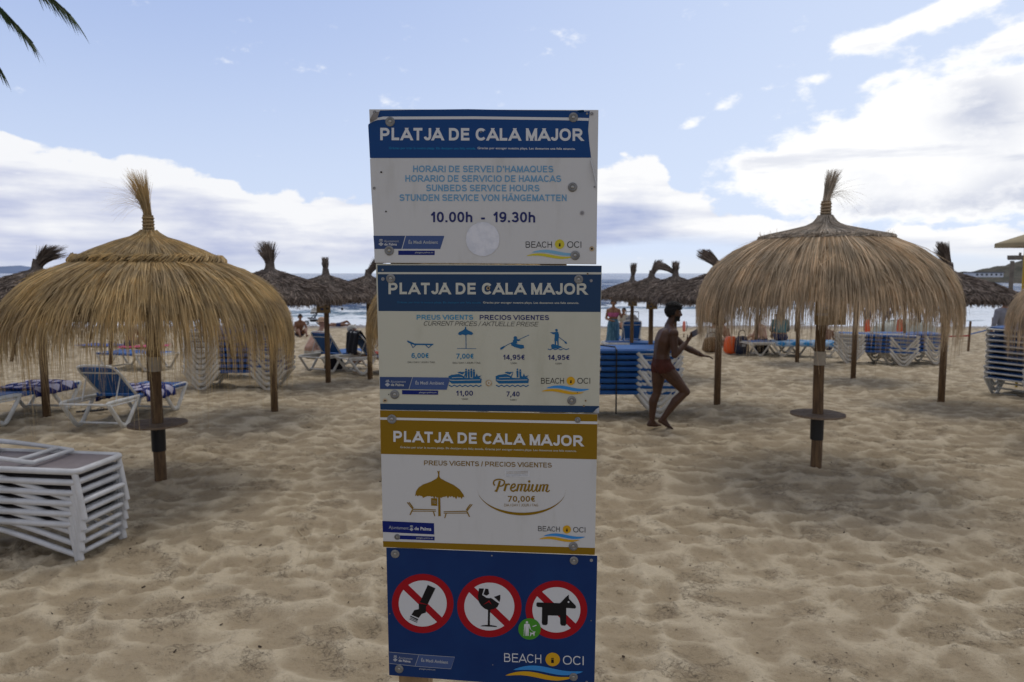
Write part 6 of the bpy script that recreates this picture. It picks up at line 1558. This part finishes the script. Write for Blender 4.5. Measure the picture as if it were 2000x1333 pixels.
def buoy(px, py, D, label, c, k=1.):
    a = at_depth(px, py, D); t = thing('rescue_float', label, 'float', (a.x, D, slope(D)), .3, 'red and orange rescue floats')
    h_ = a.z - slope(D)
    MB().lathe([(.02 * k, -.38 * k), (.09 * k, -.32 * k), (.11 * k, 0), (.09 * k, .32 * k), (.02 * k, .38 * k)], 12, (0, 0, h_)).build('float_body', c, t)
    MB().tube([(.1, 0, h_ - .2), (.16, 0, h_), (.1, 0, h_ + .2)], .014, 6).build('grip', M['black'], t); MB().tube([(0, 0, -.2), (0, 0, h_ - .3)], .02, 6).build('stake', M['pole'], t)
ORG = pmat('orange_float', (.72, .07, .012), .5)
buoy(1694, 642, 30., 'orange rescue float on a stake, left of the dinghy', ORG); buoy(1757, 642, 27., 'orange rescue float in front of the dinghy', ORG)
buoy(1336, 638, 30., 'salmon pink float standing behind the walking man\'s phone', pmat('salmon_float', (.62, .17, .12), .6), .6)
# rope fence
FP = [(1848, 700, 22.), (1896, 675, 22.5), (1940, 672, 26.)]; posts = []
for k, (px, py, D) in enumerate(FP):
    a = at_depth(px, 600, D); posts.append(Vector((a.x, D, slope(D))))
t = thing('rope_fence', 'low rope fence with wooden stakes near the right stack', 'fence', tuple(posts[1])); o_ = posts[1]
for p_ in posts: MB().tube([p_ - o_ + Vector((0, 0, -.1)), p_ - o_ + Vector((.02, 0, .92))], .035, 8).build('stake', M['pole'], t)
MB().tube([posts[0] - o_ + Vector((-1.2, -.5, .42)), posts[0] - o_ + Vector((0, 0, .46)), posts[1] - o_ + Vector((0, 0, .46))], .022, 6).build('red_rope', REDT, t)
MB().tube([posts[1] - o_ + Vector((0, 0, .5)), posts[2] - o_ + Vector((0, 0, .5)), posts[2] - o_ + Vector((1.5, 0, .55))], .022, 6).build('blue_rope', M['blue_sling'], t)
# wooden shade frame and beige square parasol at the right edge
a = at_depth(1974, 560, 24.); t = thing('shade_frame', 'grey wooden frame at the right edge under the beige parasol', 'wooden frame', (a.x, 24., slope(24.)), -R(35)); H = at_depth(1974, 504, 24.).z - slope(24.)
GW = pmat('weathered_wood', (.17, .155, .14), .85, (.12, .11, .10), 5.)
for x, y in ((0, 0), (2.6, 0), (0, 2.2), (2.6, 2.2)): MB().box((x, y, H / 2 - .1), (.12, .12, H)).build('post', GW, t, smooth=False, bevel=.005)
for y in (0, 2.2): MB().box((1.3, y, H - .02 + .04), (2.9, .10, .12)).build('beam', GW, t, smooth=False, bevel=.005)
for x in np.linspace(.2, 2.5, 6): MB().box((x, 1.1, H + .13), (.07, 2.6, .07)).build('rafter', GW, t, smooth=False)
D = 12.6; c0 = at_depth(1943, 477, D); cz = c0.z
t = thing('square_parasol', 'corner of a beige canvas parasol with a yellow pole, top right edge', 'parasol', (c0.x + 1.3, D - 1.2, slope(D)))
CAN = pmat('beige_canvas', (.52, .43, .27), .9, (.46, .38, .24), 2., transl=.35); cz -= slope(D)
cs = [(-1.3, -1.2), (1.3, -1.2), (1.3, 1.2), (-1.3, 1.2)]; ap = (0, 0, cz + .62)
for k in range(4):
    p0_, p1_ = Vector((*cs[k], cz)), Vector((*cs[(k + 1) % 4], cz)); V = []
    for i in range(9):
        u = i / 8
        for j in range(9):
            v = j / 8; q = p0_.lerp(p1_, u); q = q.lerp(Vector(ap), v); q.z -= .05 * math.sin(math.pi * u) * (1 - v) * (v + .6); V.append(tuple(q))
    o = link('canvas_panel', grid_mesh('canvas_panel', np.array(V), 9, 9), CAN, t); o.modifiers.new('th', 'SOLIDIFY').thickness = .006
    MB().add([p0_, p1_, p1_ + Vector((0, 0, -.07)), p0_ + Vector((0, 0, -.07))], [(0, 1, 2, 3)]).build('valance', CAN, t, smooth=False).modifiers.new('th', 'SOLIDIFY').thickness = .005
    MB().tube([ap, (cs[k][0] * .99, cs[k][1] * .99, cz - .02)], .012, 6).build('rib', GW, t)
pp = at_depth(1998, 560, 13.4); pp = Vector((pp.x - c0.x - 1.3, 13.4 - D + 1.2, 0))
MB().tube([pp, pp + Vector((0, 0, cz + .1))], .022, 10).build('pole', pmat('yellow_pole', (.55, .36, .03), .5), t)
# dry palm strand on the sand
pts = [ground_at(x, y) for x, y in ((573, 1020), (588, 1035), (600, 1050), (605, 1068), (600, 1088), (590, 1100))]
o = MB().tube([Vector((p_.x, p_.y, sandz(p_.x, p_.y) + .006)) for p_ in pts], [.0035, .0035, .003, .003, .002, .001], 5).build('dry_straw', pmat('dry_straw', (.42, .34, .22), .8)); tag(o, 'thin dry pale stem curving on the sand left of the boards', 'straw')
rs = np.random.RandomState(12); LIT = pmat('beach_litter', (.045, .03, .02), .9, island=.5)
mb = MB()
for k in range(110):
    y = 3.2 + 11 * rs.rand() ** 1.5; x = (rs.rand() - .5) * 1.5 * y; z = sandz(x, y) + .003; l = .008 + .018 * rs.rand(); a = rs.rand() * 6.3
    mb.tube([(x, y, z), (x + l * math.cos(a), y + l * math.sin(a), z + .004)], .003 + .003 * rs.rand(), 4)
o = mb.build('sand_litter', LIT); tag(o, 'scattered dark bits of weed and twig on the sand', kind='stuff')

# ================================================================== palm tree
t = thing('palm_tree', 'palm with only its dark drooping frond tips in the top left corner', 'palm tree', (-6.4, 6.2, 0)); PB = Vector((-6.4, 6.2, 0))
MB().tube([(-.4, .2, -.3), (-.15, .1, 1.5), (0, 0, 3.4), (.05, 0, 5.2)], [.24, .19, .17, .20], 16).build('trunk', pmat('palm_bark', (.12, .09, .065), .95, (.07, .055, .04), 8., stretch=(1, 1, 5), bump=.02, bscale=10), t)
LEAF = pmat('palm_leaf', (.030, .055, .014), .6, (.045, .06, .02), 4., transl=.25, island=.3)
def frond(tip, seed, dense=80, bow=.8, leafL=.42):
    rs = np.random.RandomState(seed); c = Vector((.05, 0, 5.2)); tip = Vector(tip); mid = (c + tip) / 2 + Vector((0, 0, bow)); K = 24
    path = [(c * (1 - u) ** 2 + mid * 2 * u * (1 - u) * 1.0 + tip * u * u) for u in np.linspace(0, 1, K)]
    st = MB().tube(path, [.024 * (1 - .8 * i / K) for i in range(K)], 6).build('frond', LEAF, t)
    n = dense * 2; P = np.zeros((n, 5, 3)); tt = np.linspace(0, 1, 5)
    for i in range(n):
        u = .15 + .85 * (i // 2) / dense; s_ = 1 if i % 2 else -1; k_ = u * (K - 1); a = int(min(k_, K - 2)); p_ = path[a].lerp(path[a + 1], k_ - a); d = (path[a + 1] - path[a]).normalized()
        lat = d.cross(Vector((0, 0, 1))).normalized() * s_; L_ = leafL * (1.05 - .65 * u) * (.8 + .3 * rs.rand())
        dir_ = (d * (.9 + .5 * u) + lat * (.65 - .25 * u) + Vector((0, 0, -.25))).normalized()
        for j, q in enumerate(tt): v = p_ + dir_ * L_ * q + Vector((0, 0, -.22 * L_ * q * q * 1.6)); P[i, j] = v
    W = np.full((n, 5), .019) * (1.05 - tt ** 2)
    ribbons('leaflets', P, W, LEAF, st, seed)
def tipat(px, py, D): return at_depth(px, py, D) - PB
frond(tipat(64, 84, 6.3), 1); frond(tipat(138, 30, 6.0), 2, leafL=.55); frond(tipat(4, 140, 6.6), 3)
frond(tipat(20, -60, 5.6), 4)
for k, (a, r_, z_) in enumerate(((95, 2.2, 4.3), (120, 2.1, 4.9), (145, 2.2, 4.0), (170, 2.2, 4.8), (195, 2.1, 4.1), (220, 2.2, 4.9), (245, 2.1, 4.3), (270, 2.0, 5.0), (60, 1.6, 6.4), (180, 1.2, 6.6), (300, 1.3, 6.4), (130, 1.0, 6.8))):
    frond((r_ * math.cos(R(a)), r_ * math.sin(R(a)), z_), 20 + k)
